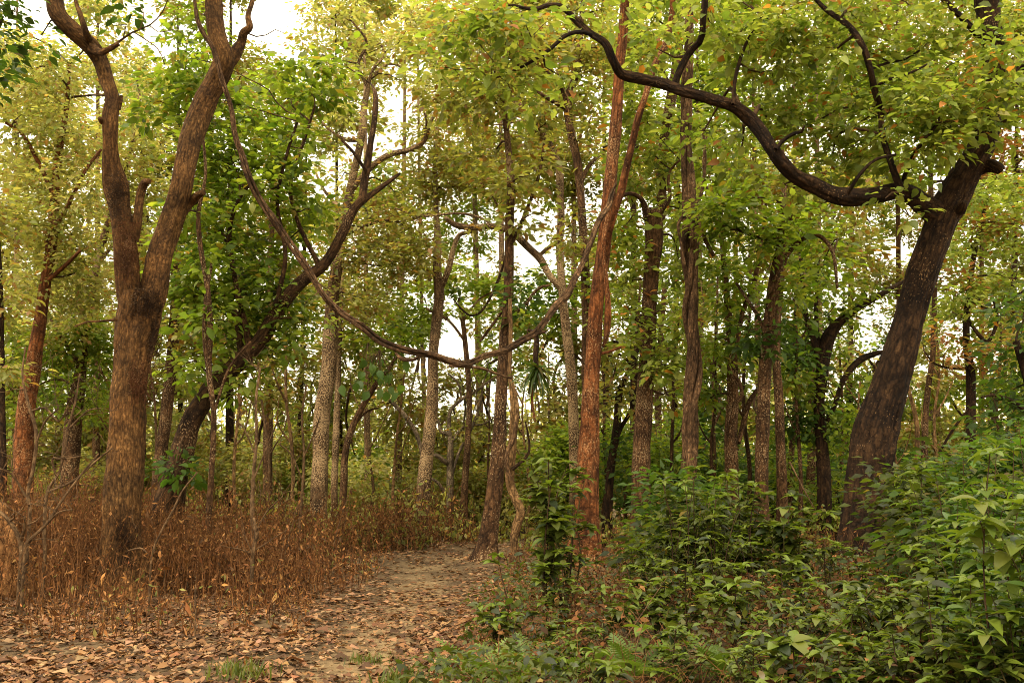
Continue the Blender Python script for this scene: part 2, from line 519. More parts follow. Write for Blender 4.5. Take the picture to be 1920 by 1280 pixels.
B_DRYSTEM = bark_material("dry_stem", (.07, .033, .013), (.15, .072, .028), (.28, .155, .07), lichen=.05, furrow=60, bump=.2)
B_GREENSTEM = bark_material("green_stem", (.05, .048, .018), (.075, .07, .025), (.11, .09, .038), lichen=.05, furrow=60, bump=.2)
B_SAPL = bark_material("bare_sapling_bark", (.055, .035, .019), (.12, .079, .044), (.20, .14, .082), lichen=.15, furrow=40, bump=.5)

def soil_material(name, path=False):
    m, nt, out = new_mat(name)
    tc = N(nt, "ShaderNodeNewGeometry")
    n1 = N(nt, "ShaderNodeTexNoise", Scale=1.3, Detail=8.0, Roughness=.65)
    n2 = N(nt, "ShaderNodeTexNoise", Scale=34.0, Detail=5.0, Roughness=.7)
    for n in (n1, n2): nt.links.new(tc.outputs["Position"], n.inputs["Vector"])
    at = N(nt, "ShaderNodeAttribute", attribute_name="tint")     # red channel: how worn the soil is
    sep = N(nt, "ShaderNodeSeparateColor"); nt.links.new(at.outputs["Color"], sep.inputs[0])
    soil = ramp(nt, [(.34, (.065, .042, .022)), (.52, (.11, .073, .038)), (.7, (.16, .11, .056))])
    sand = ramp(nt, [(.32, (.14, .092, .044)), (.5, (.215, .145, .07)), (.7, (.28, .195, .098))])
    nt.links.new(n1.outputs[0], soil.inputs[0]); nt.links.new(n1.outputs[0], sand.inputs[0])
    ad = N(nt, "ShaderNodeMath", operation='MULTIPLY_ADD'); ad.inputs[1].default_value = .8; 
    nt.links.new(n1.outputs[0], ad.inputs[0]); nt.links.new(sep.outputs[0], ad.inputs[2])
    wr = N(nt, "ShaderNodeMapRange"); wr.inputs[1].default_value = .55; wr.inputs[2].default_value = 1.05
    nt.links.new(ad.outputs[0], wr.inputs[0])
    mx = N(nt, "ShaderNodeMix", data_type='RGBA')
    nt.links.new(wr.outputs[0], mx.inputs[0]); nt.links.new(soil.outputs[0], mx.inputs[6]); nt.links.new(sand.outputs[0], mx.inputs[7])
    mr = N(nt, "ShaderNodeMapRange"); mr.inputs[3].default_value = .6; mr.inputs[4].default_value = 1.4
    nt.links.new(n2.outputs[0], mr.inputs[0])
    mul = N(nt, "ShaderNodeMix", data_type='RGBA', blend_type='MULTIPLY'); mul.inputs[0].default_value = 1
    nt.links.new(mx.outputs[2], mul.inputs[6]); nt.links.new(mr.outputs[0], mul.inputs[7])
    pb = N(nt, "ShaderNodeBsdfPrincipled", Roughness=.95); pb.inputs["Specular IOR Level"].default_value = .1
    nt.links.new(mul.outputs[2], pb.inputs["Base Color"])
    bp = N(nt, "ShaderNodeBump", Strength=.6, Distance=.03); nt.links.new(n2.outputs[0], bp.inputs["Height"])
    nt.links.new(bp.outputs[0], pb.inputs["Normal"]); nt.links.new(pb.outputs[0], out.inputs["Surface"])
    return m
M_SOIL = soil_material("forest_soil")
M_MOUND = bark_material("termite_clay", (.13, .07, .03), (.24, .13, .055), (.31, .18, .08), lichen=.0, furrow=14, bump=.6)

# ------------------------------------------------------------------ ground and path
def grid_sheet(name, xs, ys, zoff=0.0, mask=None):
    X, Yg = np.meshgrid(xs, ys)
    x = X.ravel(); y = Yg.ravel()
    z = gz(x, y) + zoff
    nx, ny = len(xs), len(ys)
    i = np.arange(ny - 1)[:, None] * nx; j = np.arange(nx - 1)[None, :]
    Q = np.stack([i + j, i + j + 1, i + nx + j + 1, i + nx + j], -1).reshape(-1, 4)
    d = path_dist(x, y)
    wear = 0.5 * (1 - sstep(0.05, .9, d)) * (1 - .45 * sstep(13, 20, y))
    c = np.stack([wear, wear, wear], -1)
    me = make_mesh(name, np.stack([x, y, z], -1), [Q], M_SOIL, None, c)
    return link(name, me)

def gradspace(lo, hi, near_lo, near_hi, fine, coarse):
    a = np.arange(near_lo, near_hi + 1e-6, fine)
    l = near_lo - np.cumsum(np.geomspace(fine * 1.3, coarse, 26)); l = l[l > lo]
    r = near_hi + np.cumsum(np.geomspace(fine * 1.3, coarse, 26)); r = r[r < hi]
    return np.concatenate([[lo], l[::-1], a, r, [hi]])
ground = grid_sheet("ground", gradspace(-900, 900, -10, 10, .19, 90), gradspace(-300, 1200, 4, 30, .19, 90))
tag(ground, kind="structure")

# the worn path: a strip that follows the ground 4 mm above it
pp, _, _ = resample(np.column_stack([PATH, np.zeros(len(PATH))]), np.ones(len(PATH)), .16)
tn = np.gradient(pp[:, :2], axis=0); tn /= np.linalg.norm(tn, axis=1)[:, None]
nrm = np.stack([tn[:, 1], -tn[:, 0]], -1)
offs = np.linspace(-1, 1, 13)
hw = 0.52 + .16 * vnoise(np.stack([pp[:, 1] * .9, pp[:, 1] * 0, pp[:, 1] * 0], -1), 9)
hw = hw * (1 - .4 * sstep(10, 19, pp[:, 1]))
PX = pp[:, None, :2] + nrm[:, None, :] * (offs[None, :, None] * hw[:, None, None])
px_, py_ = PX[..., 0].ravel(), PX[..., 1].ravel()
nx = len(offs); i = np.arange(len(pp) - 1)[:, None] * nx; j = np.arange(nx - 1)[None, :]
Qp = np.stack([i + j, i + j + 1, i + nx + j + 1, i + nx + j], -1).reshape(-1, 4)
wear = 0.5 * (1 - sstep(0.05, .9, path_dist(px_, py_))) * (1 - .45 * sstep(13, 20, py_))
path = link("path", make_mesh("path", np.stack([px_, py_, gz(px_, py_) + .006], -1), [Qp], M_SOIL, None, np.stack([wear] * 3, -1)))
tag(path, kind="structure")

# ------------------------------------------------------------------ trees
def px_line(pts, Y, dy=0.0, wob=0.0, seed=0):
    """pixel trace -> 3D polyline + radii; drifts dy metres away over its length"""
    n = len(pts); Pt = []; Rd = []
    for k, p in enumerate(pts):
        t = k / max(1, n - 1)
        y = Y + dy * t + wob * math.sin(seed * 1.7 + k * 1.1) * min(1, t * 3)
        if len(p) > 3: y += p[3]
        Pt.append(P(p[0], p[1], y)); Rd.append(.5 * p[2] * mpp(p[1], y))
    return np.array(Pt), np.array(Rd)

def ellipsoid_pts(n, hollow=.35):
    v = rng.normal(size=(n, 3)); v /= np.linalg.norm(v, axis=1)[:, None]
    r = (hollow ** 3 + rng.random(n) * (1 - hollow ** 3)) ** (1 / 3)
    return v * r[:, None]

def grow_blob(tw, nodes, C0, Rv, den, size, per, bend=.25):
    """twigs from the nearest wood to clump centres inside an ellipsoid; returns clump centres + outward dirs"""
    area = math.pi * Rv[0] * Rv[2]
    nleaf = max(6, int(DENSITY * den * area / (LEAF_W * size * size * .62)))
    ncl = max(2, int(nleaf / (per * 1.5)))
    cen = C0 + ellipsoid_pts(ncl) * Rv
    NP, NR = nodes
    # branch into the blob
    dd = np.linalg.norm(NP - C0, axis=1) + .6 * np.maximum(0, NP[:, 2] - C0[2])
    k = int(np.argmin(dd)); A = NP[k]; ra = NR[k]
    Ln = np.linalg.norm(C0 - A)
    r0 = min(ra * .62, .016 + .016 * Ln)
    own = [A]; ownr = [r0]
    if Ln > .15:
        nseg = max(3, int(Ln / .4))
        t = np.linspace(0, 1, nseg + 1)[:, None]
        side = rng.normal(size=3) * bend * Ln * .5
        pts = A + (C0 - A) * t + side * np.sin(t * math.pi) + np.array([0, 0, .10 * Ln]) * np.sin(t * math.pi)
        pts[1:-1] += rng.normal(0, .05, (nseg - 1, 3))
        tube(tw, pts, np.linspace(r0, max(.006, r0 * .4), nseg + 1), 5, ds=.25, cap=False)
        own += list(pts[1:]); ownr += list(np.linspace(r0, max(.006, r0 * .4), nseg))
    own = np.array(own); ownr = np.array(ownr)
    order = np.argsort(np.linalg.norm(cen[:, None] - own[None], axis=2).min(1))
    dirs = np.zeros_like(cen)
    for c in order:
        d = np.linalg.norm(own - cen[c], axis=1)
        k = int(np.argmin(d)); A = own[k]; L2 = d[k]
        r1 = min(ownr[k] * .75, .004 + .010 * L2)
        m1 = A * .65 + cen[c] * .35 + rng.normal(0, .10 * L2 + .01, 3)
        m2 = A * .3 + cen[c] * .7 + rng.normal(0, .10 * L2 + .01, 3)
        twig(tw, [A, m1, m2, cen[c]], max(r1, .004), .003)
        own = np.vstack([own, m1, m2, cen[c]]); ownr = np.append(ownr, [r1 * .8, r1 * .65, .0045])
        dirs[c] = (cen[c] - A) / (L2 + 1e-6)
    return cen, dirs, nleaf

def clump_leaves(cen, dirs, nleaf, size, rc, kind, flat=.6):
    ncl = len(cen)
    idx = rng.integers(0, ncl, nleaf)
    off = rng.normal(0, 1, (nleaf, 3)) * np.array([rc, rc, rc * flat]) * .6
    pos = cen[idx] + off
    D = off / (rc * .6) + dirs[idx] * .5 + rng.normal(0, .45, (nleaf, 3))
    D[:, 2] = D[:, 2] * .5 - .30
    up = np.tile(np.array([0, 0, 1.0]), (nleaf, 1)) + rng.normal(0, .45, (nleaf, 3))
    sz = size * np.minimum(np.exp(rng.normal(-.05, .34, nleaf)), 1.65)
    npal = len(PAL[kind][0])
    base_cl = rng.integers(0, npal, ncl)
    base = np.where(rng.random(nleaf) < .6, base_cl[idx], rng.integers(0, npal, nleaf))
    col = colours(kind, nleaf, base)
    return pos, D, up, sz, col

def obj_leaves(parent, origin, pos, D, up, sz, mats, width=1.0):
    """real leaf objects that share a handful of meshes"""
    n = len(pos)
    X, Yv, Z = leaf_frames(D, up)
    X = X * width
    for k in range(n):
        o = bpy.data.objects.new("leaf", mats[k % len(mats)] if not isinstance(mats, tuple) else mats[1][mats[0][k]])
        s = sz[k]
        m = Matrix(((X[k][0] * s, Yv[k][0] * s, Z[k][0] * s, pos[k][0] - origin[0]),
                    (X[k][1] * s, Yv[k][1] * s, Z[k][1] * s, pos[k][1] - origin[1]),
                    (X[k][2] * s, Yv[k][2] * s, Z[k][2] * s, pos[k][2] - origin[2]), (0, 0, 0, 1)))
        COL.objects.link(o)
        o.parent = parent
        o.matrix_basis = m

def leaf_variants(kind, n, mat, droop=(-.05, -.45), wid=(.75, 1.2), name="leaf"):
    out = []
    V0, T0 = LEAF[8]
    cs = colours(kind, n)
    for k in range(n):
        V = V0.copy()
        dr = random.uniform(*droop)
        V[:, 2] = V[:, 2] - (-.16 * V[:, 1] ** 2) + dr * V[:, 1] ** 2
        V[:, 1] *= (1 - .25 * abs(dr) * V[:, 1])
        V[:, 0] = V[:, 0] * random.uniform(*wid) + .06 * random.uniform(-1, 1) * V[:, 1] ** 2
        V[:, 2] += .012 * np.sin(V[:, 1] * 17 + k) * np.sign(V[:, 0])
        out.append(make_mesh(name, V, [T0], mat, None, np.repeat(cs[k:k + 1], len(V), 0)))
    return out

MARKS = [(45, "the termite mound"), (175, "the bare saplings"), (300, "the forked tree"), (420, "the dark slanting tree"), (545, "the slender crooked stem"), (665, "the pale speckled trunk"), (755, "the reddish slanting stem"), (850, "the slim speckled trunk by the path"),
         (900, "the grey dead-looking tree"), (985, "the trunk at the path's bend"), (1060, "the tall leafy sapling"), (1150, "the rust-red trunk"), (1250, "the lopped trunk"), (1340, "the twisted climbers"), (1400, "the trunk with a twisting climber"), (1480, "the trunk with clinging dry leaves"), (1580, "the dark bent tree"), (1690, "the massive slanting trunk"), (1790, "the thin straight brown stem"), (9999, "the rust-leaved dark tree")]
def mark(px):
    return next(m for e, m in MARKS if px < e)
def tall(h):
    return "ankle-high" if h < .35 else "knee-high" if h < .6 else "thigh-high" if h < .95 else "waist-high" if h < 1.3 else "chest-high"
TREE_N = [0]
def tree(name, label, Y, trunk, limbs=(), blobs=(), bark=None, leaf='green', size=.16, rc=.32, per=18, tmpl=4,
         sides=18, ds=.10, detail=(.07, .05, .0), group=None, dy=0.0, flare=(.65, .32), cat="tree", obj_n=0, base=True, dens=1.0):
    TREE_N[0] += 1; sd = TREE_N[0] * 13
    Pt, Rd = px_line(trunk, Y, dy, 0)
    zg = gz1(Pt[0][0], Pt[0][1])
    if base:
        b = Pt[0].copy()
        slope = (Pt[0] - Pt[1]) / max(1e-3, Pt[1][2] - Pt[0][2])
        dz = Pt[0][2] - (zg - .25)
        if dz > 0.05:
            b = Pt[0] + slope * dz * .5; b[2] = zg - .25
            Pt = np.vstack([b, Pt]); Rd = np.concatenate([[Rd[0] * 1.05], Rd])
        zg = gz1(b[0], b[1])
    org = np.array([Pt[0][0], Pt[0][1], zg])
    t = thing(name, label, cat, org, group)
    mb = MB()
    Pn, Rn = tube(mb, Pt, Rd, sides, ds, *detail, flare=(zg, flare[0], flare[1]) if base else None, seed=sd)
    trunk_o = mb.build("trunk", bark, t, org)
    nodesP = [Pn[len(Pn) // 3:]]; nodesR = [Rn[len(Rn) // 3:]]
    for q, l in enumerate(limbs):
        pts, ldy = l[0], l[1]
        y0 = Y + (l[2] if len(l) > 2 else 0)
        Lp, Lr = px_line(pts, y0, ldy, .12 if abs(ldy) > 0 else 0, sd + q)
        mb = MB()
        big = Lr.max() > .06
        a, b_ = tube(mb, Lp, Lr, max(8, sides - 6) if big else 7, ds if big else .14, *(detail if big else (.05, .0, 0)), seed=sd + q * 5)
        mb.build("limb", bark, t, org)
        nodesP.append(a); nodesR.append(b_)
    if blobs:
        NP = np.concatenate(nodesP); NR = np.concatenate(nodesR)
        tw = MB()
        parts = []
        for bl in blobs:
            px, py, rx, ry, den = bl[:5]
            yo = bl[5] if len(bl) > 5 else rng.normal(0, .45)
            kd = bl[6] if len(bl) > 6 else leaf
            C0 = P(px, py, Y + yo); s = mpp(py, Y + yo)
            Rv = np.array([rx * s, (rx + ry) * .55 * s, ry * s]) * 1.12
            cen, dirs, nl = grow_blob(tw, (NP, NR), C0, Rv, den * dens, size, per)
            parts.append(clump_leaves(cen, dirs, nl, size, rc, kd))
        tw.build("twigs", B_TWIG, t, org)
        pos, D, up, sz, col = [np.concatenate(z) for z in zip(*parts)]
        if obj_n:
            vis = (np.abs(pos[:, 0] / pos[:, 1]) < .5) & (pos[:, 2] < 7.2 * pos[:, 1] / 16.5)
            score = np.where(vis, sz / pos[:, 1], 0)
            pick = np.argsort(-score)[:obj_n]
            rest = np.ones(len(pos), bool); rest[pick] = False
            cr = leaf_mesh("crown", pos[rest], D[rest], up[rest], sz[rest], col[rest], M_LEAF, t, tmpl, org)
            tag(cr, kind="stuff")
            var = leaf_variants(leaf, 14, M_LEAF, wid=(1.0, 1.35))
            obj_leaves(cr, org, pos[pick], D[pick], up[pick], sz[pick], var)
        else:
            cr = leaf_mesh("crown", pos, D, up, sz, col, M_LEAF, t, tmpl, org)
            tag(cr, kind="stuff")
    return t

# ---- the forked tree by the path, mud-caked trunk
treeA = tree("forked_tree", "thick mud-caked tree forking into two tall limbs beside the path", 14.2,
    [(236,1112,78),(232,1040,72),(231,987,66),(235,894,70),(240,800,68),(241,740,66),(247,690,64),(255,625,70),(262,575,72),(263,548,66)],
    limbs=[([(248,585,40),(243,542,42),(238,480,44),(231,430,40),(226,395,40),(217,350,42),(208,300,30),(206,225,29),(211,187,27),(200,150,26),(188,112,27),(172,88,30),(135,54,32),(110,28,30),(103,0,28),(94,-60,26),(100,-140,20)], -.5),
           ([(276,590,46),(288,545,48),(300,480,45),(314,440,45),(330,395,43),(342,350,40),(351,300,39),(365,244,41),(387,187,42),(407,150,42),(420,112,40),(408,75,34),(402,40,32),(401,0,30),(398,-80,26)], .5),
           ([(420,125,30),(440,100,24),(452,80,16),(457,62,14),(468,52,12),(465,30,10),(474,0,9),(480,-40,6)], .3, .45),
           ([(172,90,18),(186,98,13),(200,95,11),(222,82,9)], -.2, -.45),
           ([(166,75,14),(161,60,12),(150,26,9),(141,0,7),(132,-40,5)], -.3, -.45),
           ([(250,450,20),(256,425,17),(262,375,16),(271,345,15),(279,340,10)], -.1, -.1),
           ([(340,395,24),(356,380,18),(372,366,14),(381,361,11)], -.2, .2),
           ([(200,232,14),(190,228,10),(187,222,8)], -.1, -.3),
           ([(222,205,10),(228,180,7)], 0, -.3),
           ([(215,84,5),(250,60,3.4),(280,48,2.8),(305,22,2.2),(318,-10,1.6)], -.3, -.5),([(250,60,2.6),(275,76,2.2),(298,94,1.9),(309,122,1.6)], .2, -.5),([(280,48,2.2),(302,62,1.7),(326,54,1.4),(345,66,1.2)], -.2, -.5),([(262,56,2),(270,30,1.6),(262,8,1.3)], .2, -.5),([(462,62,3),(490,70,2.2),(515,56,1.7),(532,62,1.3)], .2, .5),
           ([(224,598,6),(195,602,5),(165,603,4),(140,612,3)], -.4, -.1)],
    blobs=[(78,66,26,14,.35,-.5,'dark'),(232,14,34,18,.35,-.5,'dark'),(215,48,18,10,.3,-.4,'dark'),(140,-120,170,70,.35,0),(420,-130,150,70,.35,.5)],  # last two lobes: unseen crown above the frame, put in for shade
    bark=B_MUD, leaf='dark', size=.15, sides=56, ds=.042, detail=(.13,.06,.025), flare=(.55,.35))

# ---- dark leaning tree behind it
treeB = tree("leaning_tree", "dark slanting tree with green leaves behind the forked tree", 19.0,
    [(312,965,56),(322,920,50),(338,861,45),(356,794,40),(379,756,38),(405,719,36),(450,677,34),(488,638,31),(525,575,28),(562,531,24),(607,497,20),(640,442,18),(662,394,17),(681,371,16)],
    limbs=[([(675,380,14),(700,362,10),(734,337,8),(750,325,5)], .5),
           ([(679,375,15),(687,319,14),(696,262,12),(702,225,11),(704,180,9),(698,160,5)], .4),
           ([(687,322,7),(662,285,6),(640,262,5)], -.3),
           ([(470,655,14),(455,590,12),(440,520,10),(430,440,9),(445,380,7),(480,330,6)], -.6),
           ([(455,670,16),(450,640,14),(446,600,14),(440,585,13)], -.2),
           ([(500,625,14),(520,560,9),(535,480,8),(520,380,7),(535,300,6),(560,220,5)], -.8),
           ([(600,500,10),(560,420,8),(545,350,7),(575,250,6),(590,200,5)], -.4)],
    blobs=[(350,110,50,66,.75),(300,190,50,46,.7),(430,195,46,56,.7),(520,205,58,64,.85),(590,150,68,40,.95),(640,125,28,26,.6),(545,275,56,46,.7),(440,275,56,56,.8),(370,270,36,56,.7),
           (505,345,56,46,.75),(572,392,50,44,.6),(420,370,56,56,.9),(360,440,54,56,.9),(450,465,56,46,.9),(535,455,44,36,.55),(400,545,64,46,1.0),(500,560,64,52,.95),(570,600,44,36,.7),
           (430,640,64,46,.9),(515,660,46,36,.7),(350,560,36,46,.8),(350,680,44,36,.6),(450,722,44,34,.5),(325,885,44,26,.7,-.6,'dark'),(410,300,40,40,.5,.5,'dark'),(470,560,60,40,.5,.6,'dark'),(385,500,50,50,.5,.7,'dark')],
    bark=B_UMBER, leaf='green', size=.17, rc=.30, per=13, tmpl=4, sides=24, ds=.08, detail=(.10,.06,.02))

tree("slender_tree", "slender crooked stem rising just right of the forked tree", 17.2,
    [(392,985,12),(392,960,11),(397,880,11),(401,775,10),(392,700,11),(394,625,11),(390,550,10),(375,456,9),(372,400,8),(385,330,6),(380,250,5)],
    limbs=[([(392,700,9),(384,640,8),(386,560,7),(400,480,6)], .3),([(401,775,6),(430,690,5),(470,640,4)], -.3)],
    blobs=[(372,380,40,40,.5),(395,470,40,40,.5),(345,400,30,30,.4),(420,600,40,30,.4)],
    bark=B_BROWN, leaf='green', size=.17, sides=10, ds=.12)

tree("tree", "straight brown trunk half hidden between the forked and slanting trees", 26.0,
    [(293,960,26),(295,930,24),(300,861,23),(310,790,22),(318,720,22),(325,640,20),(330,540,18),(322,430,14)],
    blobs=[(330,600,50,50,.6),(300,480,50,50,.6),(340,740,40,40,.5)], bark=B_BROWN, leaf='olive', size=.18, sides=14, ds=.15)

# ---- yellow trees on the left
tree("yellow_tree", "tall yellow-leaved tree with reddish upper trunk left of the forked tree", 24.0,
    [(40,985,40),(43,880,37),(48,775,34),(60,700,29),(75,600,23),(85,530,20),(95,470,20),(103,370,17),(110,290,13),(125,200,9),(130,120,6)],
    limbs=[([(98,440,10),(130,380,8),(160,320,7),(190,280,5)], -.8),([(103,370,9),(70,300,8),(40,250,6),(10,230,5)], -.6),([(85,530,9),(120,500,8),(150,470,6)], -1)],
    blobs=[(60,130,64,52,.95),(40,215,66,54,1.05),(130,150,46,52,.9),(130,250,56,54,1.1),(60,320,76,54,1.1),(140,350,56,54,1.1),(40,430,66,54,1.1),(150,440,56,54,1.1),(90,525,76,54,1.1),(170,530,46,44,1.),(230,190,44,44,.7),(30,70,40,30,.7),(180,90,40,30,.6)],
    bark=B_RED, leaf='yellow', size=.14, rc=.40, per=26, tmpl=2, sides=18, dens=.7)
tree("yellow_tree", "thick brown trunk with yellowing crown, beside the bare twiggy saplings", 28.0,
    [(128,985,36),(131,880,33),(139,775,30),(148,720,24),(154,678,18),(165,600,16),(180,500,14),(215,380,12),(250,260,9),(262,180,6)],
    limbs=[([(154,690,12),(120,640,8),(95,600,6)], -.6),([(180,500,8),(240,420,7),(280,360,5)], .6)],
    blobs=[(262,255,46,54,.8),(285,335,46,50,.75),(262,140,40,36,.6),(30,555,56,56,.9),(120,600,76,38,.9),(270,420,40,40,.7),(230,330,40,40,.7),(170,620,46,36,.9,0,'green'),(60,655,76,44,.9,0,'green'),(150,660,66,40,.9,0,'green'),(40,745,56,44,.6,0,'green'),(165,735,46,44,.7,0,'green')],
    bark=B_BROWN, leaf='yellow', size=.16, rc=.42, per=24, tmpl=2, sides=18)
tree("slender_tree", "thin dark trunk at the edge beside the termite mound", 22.0,
    [(8,1000,13),(6,880,12),(4,760,11),(3,640,10),(0,520,9),(-8,380,7)], blobs=[(0,560,40,50,.6),(-10,420,50,60,.6),(20,700,40,40,.5)],
    bark=B_DARK, leaf='olive', size=.17, sides=10)
tree("tree", "dark trunk standing out of frame with its leafy edge showing", 13.0,
    [(-190,1120,60),(-190,800,54),(-150,400,46),(-70,60,36),(-40,-120,26)],
    limbs=[([(-100,180,16),(-40,80,12),(0,40,8)], -.3)],
    blobs=[(-10,40,34,60,.9),(-30,130,40,40,.8),(-60,-60,70,60,.8),(-190,-20,90,80,.6)], bark=B_DARK, leaf='dark', size=.14, tmpl=4, sides=20)

# ---- pale tree with curling yellow crown
tree("pale_tree", "pale speckled trunk with sparse yellow crown of curling branches", 26.0,
    [(597,985,33),(598,950,32),(600,880,31),(604,775,30),(615,700,29),(622,587,26),(634,480,20),(648,400,17),(662,330,15),(677,262,14),(683,200,12),(690,165,9)],
    limbs=[([(688,170,8),(700,130,6),(720,105,6),(716,85,5),(702,82,4)], -.4),([(690,165,7),(672,120,6),(688,80,5),(660,40,4)], -.5),
           ([(677,262,9),(650,262,7),(620,245,5),(600,225,4)], -.5),
           ([(655,360,12),(700,310,11),(730,290,11),(770,280,10),(795,265,9),(803,240,7),(812,220,5)], -.8),
           ([(795,262,6),(800,225,5),(790,200,4)], -.8),
           ([(690,150,6),(730,120,5),(770,130,4),(800,110,3)], .4),([(648,400,8),(610,360,6),(590,320,4)], .4)],
    blobs=[(580,50,36,46,.38),(640,28,46,36,.42),(690,105,54,40,.38),(600,110,36,26,.35),(760,60,46,50,.6),(748,150,40,30,.35),(790,232,40,26,.45),(735,295,40,26,.45),(640,240,30,36,.4),(640,335,36,30,.45),
           (700,425,54,50,.7,0,'olive'),(655,480,44,44,.65,0,'olive'),(740,360,54,34,.6,0,'olive'),(720,500,54,36,.7,0,'olive'),(780,440,34,56,.6,0,'olive'),(680,560,54,36,.7,0,'olive'),(620,420,34,40,.55,0,'olive')],
    bark=B_PALE, leaf='yellow', size=.16, rc=.40, per=20, tmpl=2, sides=20)
tree("slender_tree", "thin pale stem standing close against the pale speckled trunk", 28.5,
    [(626,985,13),(628,880,13),(632,760,12),(636,640,11),(640,540,9),(645,430,7)], blobs=[(640,560,50,40,.5),(660,620,50,40,.6)], bark=B_PALE, leaf='olive', size=.17, sides=10, tmpl=2)

# ---- speckled tree that the vine crosses
tree("speckled_tree", "slim speckled trunk left of the path's end, forking behind the vine", 26.5,
    [(787,1018,33),(790,969,28),(797,880,26),(805,812,24),(811,737,21),(812,662,19),(818,606,19),(824,550,19),(820,512,17),(820,437,13),(818,400,11),(816,320,9),(820,240,7)],
    limbs=[([(824,545,12),(839,512,12),(850,467,10),(861,441,9),(884,434,7),(900,425,5)], -.4),([(818,400,6),(790,405,6),(760,412,5),(730,400,4)], -.3)],
    blobs=[(830,330,46,46,.55),(870,350,44,34,.5),(780,340,40,40,.5),(810,250,46,40,.55),(760,400,36,26,.4),(790,480,36,40,.5)],
    bark=B_PALE, leaf='olive', size=.16, tmpl=2, sides=18, per=22)

# ---- centre
tree("tree", "brown trunk at the bend of the path wrapped by a tan climber", 20.0,
    [(911,1052,38),(914,1025,32),(921,969,30),(932,875,29),(936,812,25),(940,737,23),(944,662,20),(953,560,18),(955,437,17),(958,340,14),(950,250,11),(940,170,8)],
    limbs=[([(955,470,8),(985,400,7),(1010,330,6),(1020,270,5)], .4),([(955,560,8),(930,600,6),(900,640,5)], .4),([(950,600,8),(985,570,7),(1010,540,6),(1030,535,5)], -.3)],
    blobs=[(850,60,66,52,.8),(930,50,66,52,.8),(830,150,54,50,.7),(900,185,64,52,.8),(980,140,54,60,.8),(930,290,64,44,.65),(990,330,54,44,.7),(1000,400,44,32,.5),(990,565,34,44,.55,0,'dark'),(960,620,40,34,.5,0,'green')],
    bark=B_BROWN, leaf='olive', size=.16, rc=.36, per=22, tmpl=4, sides=18)
tree("pale_tree", "pale speckled trunk just left of the red trunk, its limb arching over bright sky", 26.0,
    [(1079,985,25),(1079,950,24),(1078,837,23),(1076,790,21),(1073,737,20),(1067,662,19),(1060,606,17),(1052,512,15),(1049,456,15),(1052,412,14),(1050,356,13),(1047,311,13),(1034,277,13),(1007,240,13),(985,210,12),(959,184,11),(929,165,8)],
    limbs=[([(1052,540,13),(1037,524,13),(1026,509,13),(1012,484,14),(996,469,14),(977,450,15),(959,433,15),(925,424,13),(884,427,12),(854,422,11),(841,414,9),(836,408,7)], -.6),
           ([(1010,480,8),(1034,460,8),(1050,450,8)], -.2),([(955,430,6),(940,400,5),(925,370,4)], -.4),([(925,424,5),(900,408,5),(860,400,5),(790,405,4),(740,390,3)], -.5),
           ([(1010,240,6),(985,228,5),(950,232,4),(920,235,3)], -.4)],
    blobs=[(870,262,54,44,.55),(1030,222,54,54,.6),(880,425,30,10,.4,-.5),(950,425,20,8,.4,-.5),(960,360,50,44,.5),(905,330,50,40,.5),(1000,230,44,40,.5)],
    bark=B_PALE, leaf='olive', size=.16, tmpl=2, sides=16, per=22)
tree("tree", "brown trunk partly hidden behind the red trunk, forking high above", 24.0,
    [(1098,985,24),(1100,850,22),(1100,620,18),(1097,500,16),(1093,431,16),(1090,375,15),(1086,337,15),(1082,300,15),(1067,232,15),(1064,187,16),(1074,160,14),(1080,140,13),(1086,97,11),(1090,40,9),(1095,-40,7)],
    limbs=[([(1066,200,13),(1056,169,12),(1037,146,11),(1015,127,9),(990,105,6)], -.5),([(1064,205,8),(1045,195,8),(1020,180,7),(1000,165,6),(985,150,5)], -.7),([(1090,340,8),(1105,310,8),(1130,285,6)], .3)],
    blobs=[(1040,80,54,54,.7),(1110,180,40,60,.7),(1120,90,50,50,.7),(1010,90,44,44,.6),(1100,260,34,44,.55),(1080,20,50,34,.7),(1130,540,34,40,.6,0,'green'),(1075,440,30,50,.5)],
    bark=B_BROWN, leaf='olive', size=.16, tmpl=2, sides=16, per=20)

treeG = tree("red_tree", "tall rust-red trunk holding one end of the great vine", 18.7,
    [(1095, 1062, 63.8), (1096, 1044, 59.3), (1099, 987, 51.3), (1102, 912, 44.5), (1104, 837, 38.8), (1107, 780, 35.3), (1108, 737, 33.1), (1112, 662, 29.6), (1116, 587, 27.4), (1123, 531, 27.4), (1132, 469, 26.2), (1139, 394, 25.1), (1146, 319, 23.9), (1154, 244, 22.8), (1159, 169, 20.5), (1162, 112, 19.4), (1167, 75, 18.2), (1172, 0, 17.1), (1178, -120, 12.5)],
    limbs=[([(1132,470,14),(1146,420,15),(1156,385,15),(1165,356,15),(1180,292,14),(1195,225,13),(1210,180,12),(1229,120,12),(1247,86,13),(1259,37,12),(1262,-20,10)], -.5, -.25),
           ([(1112,665,6),(1140,660,6),(1165,650,5)], -.3)],
    blobs=[(1150,-60,90,40,.6),(1260,-70,80,40,.6)], bark=B_RED, leaf='lime', size=.17, sides=40, ds=.045, detail=(.08,.04,.02), flare=(.5,.35))

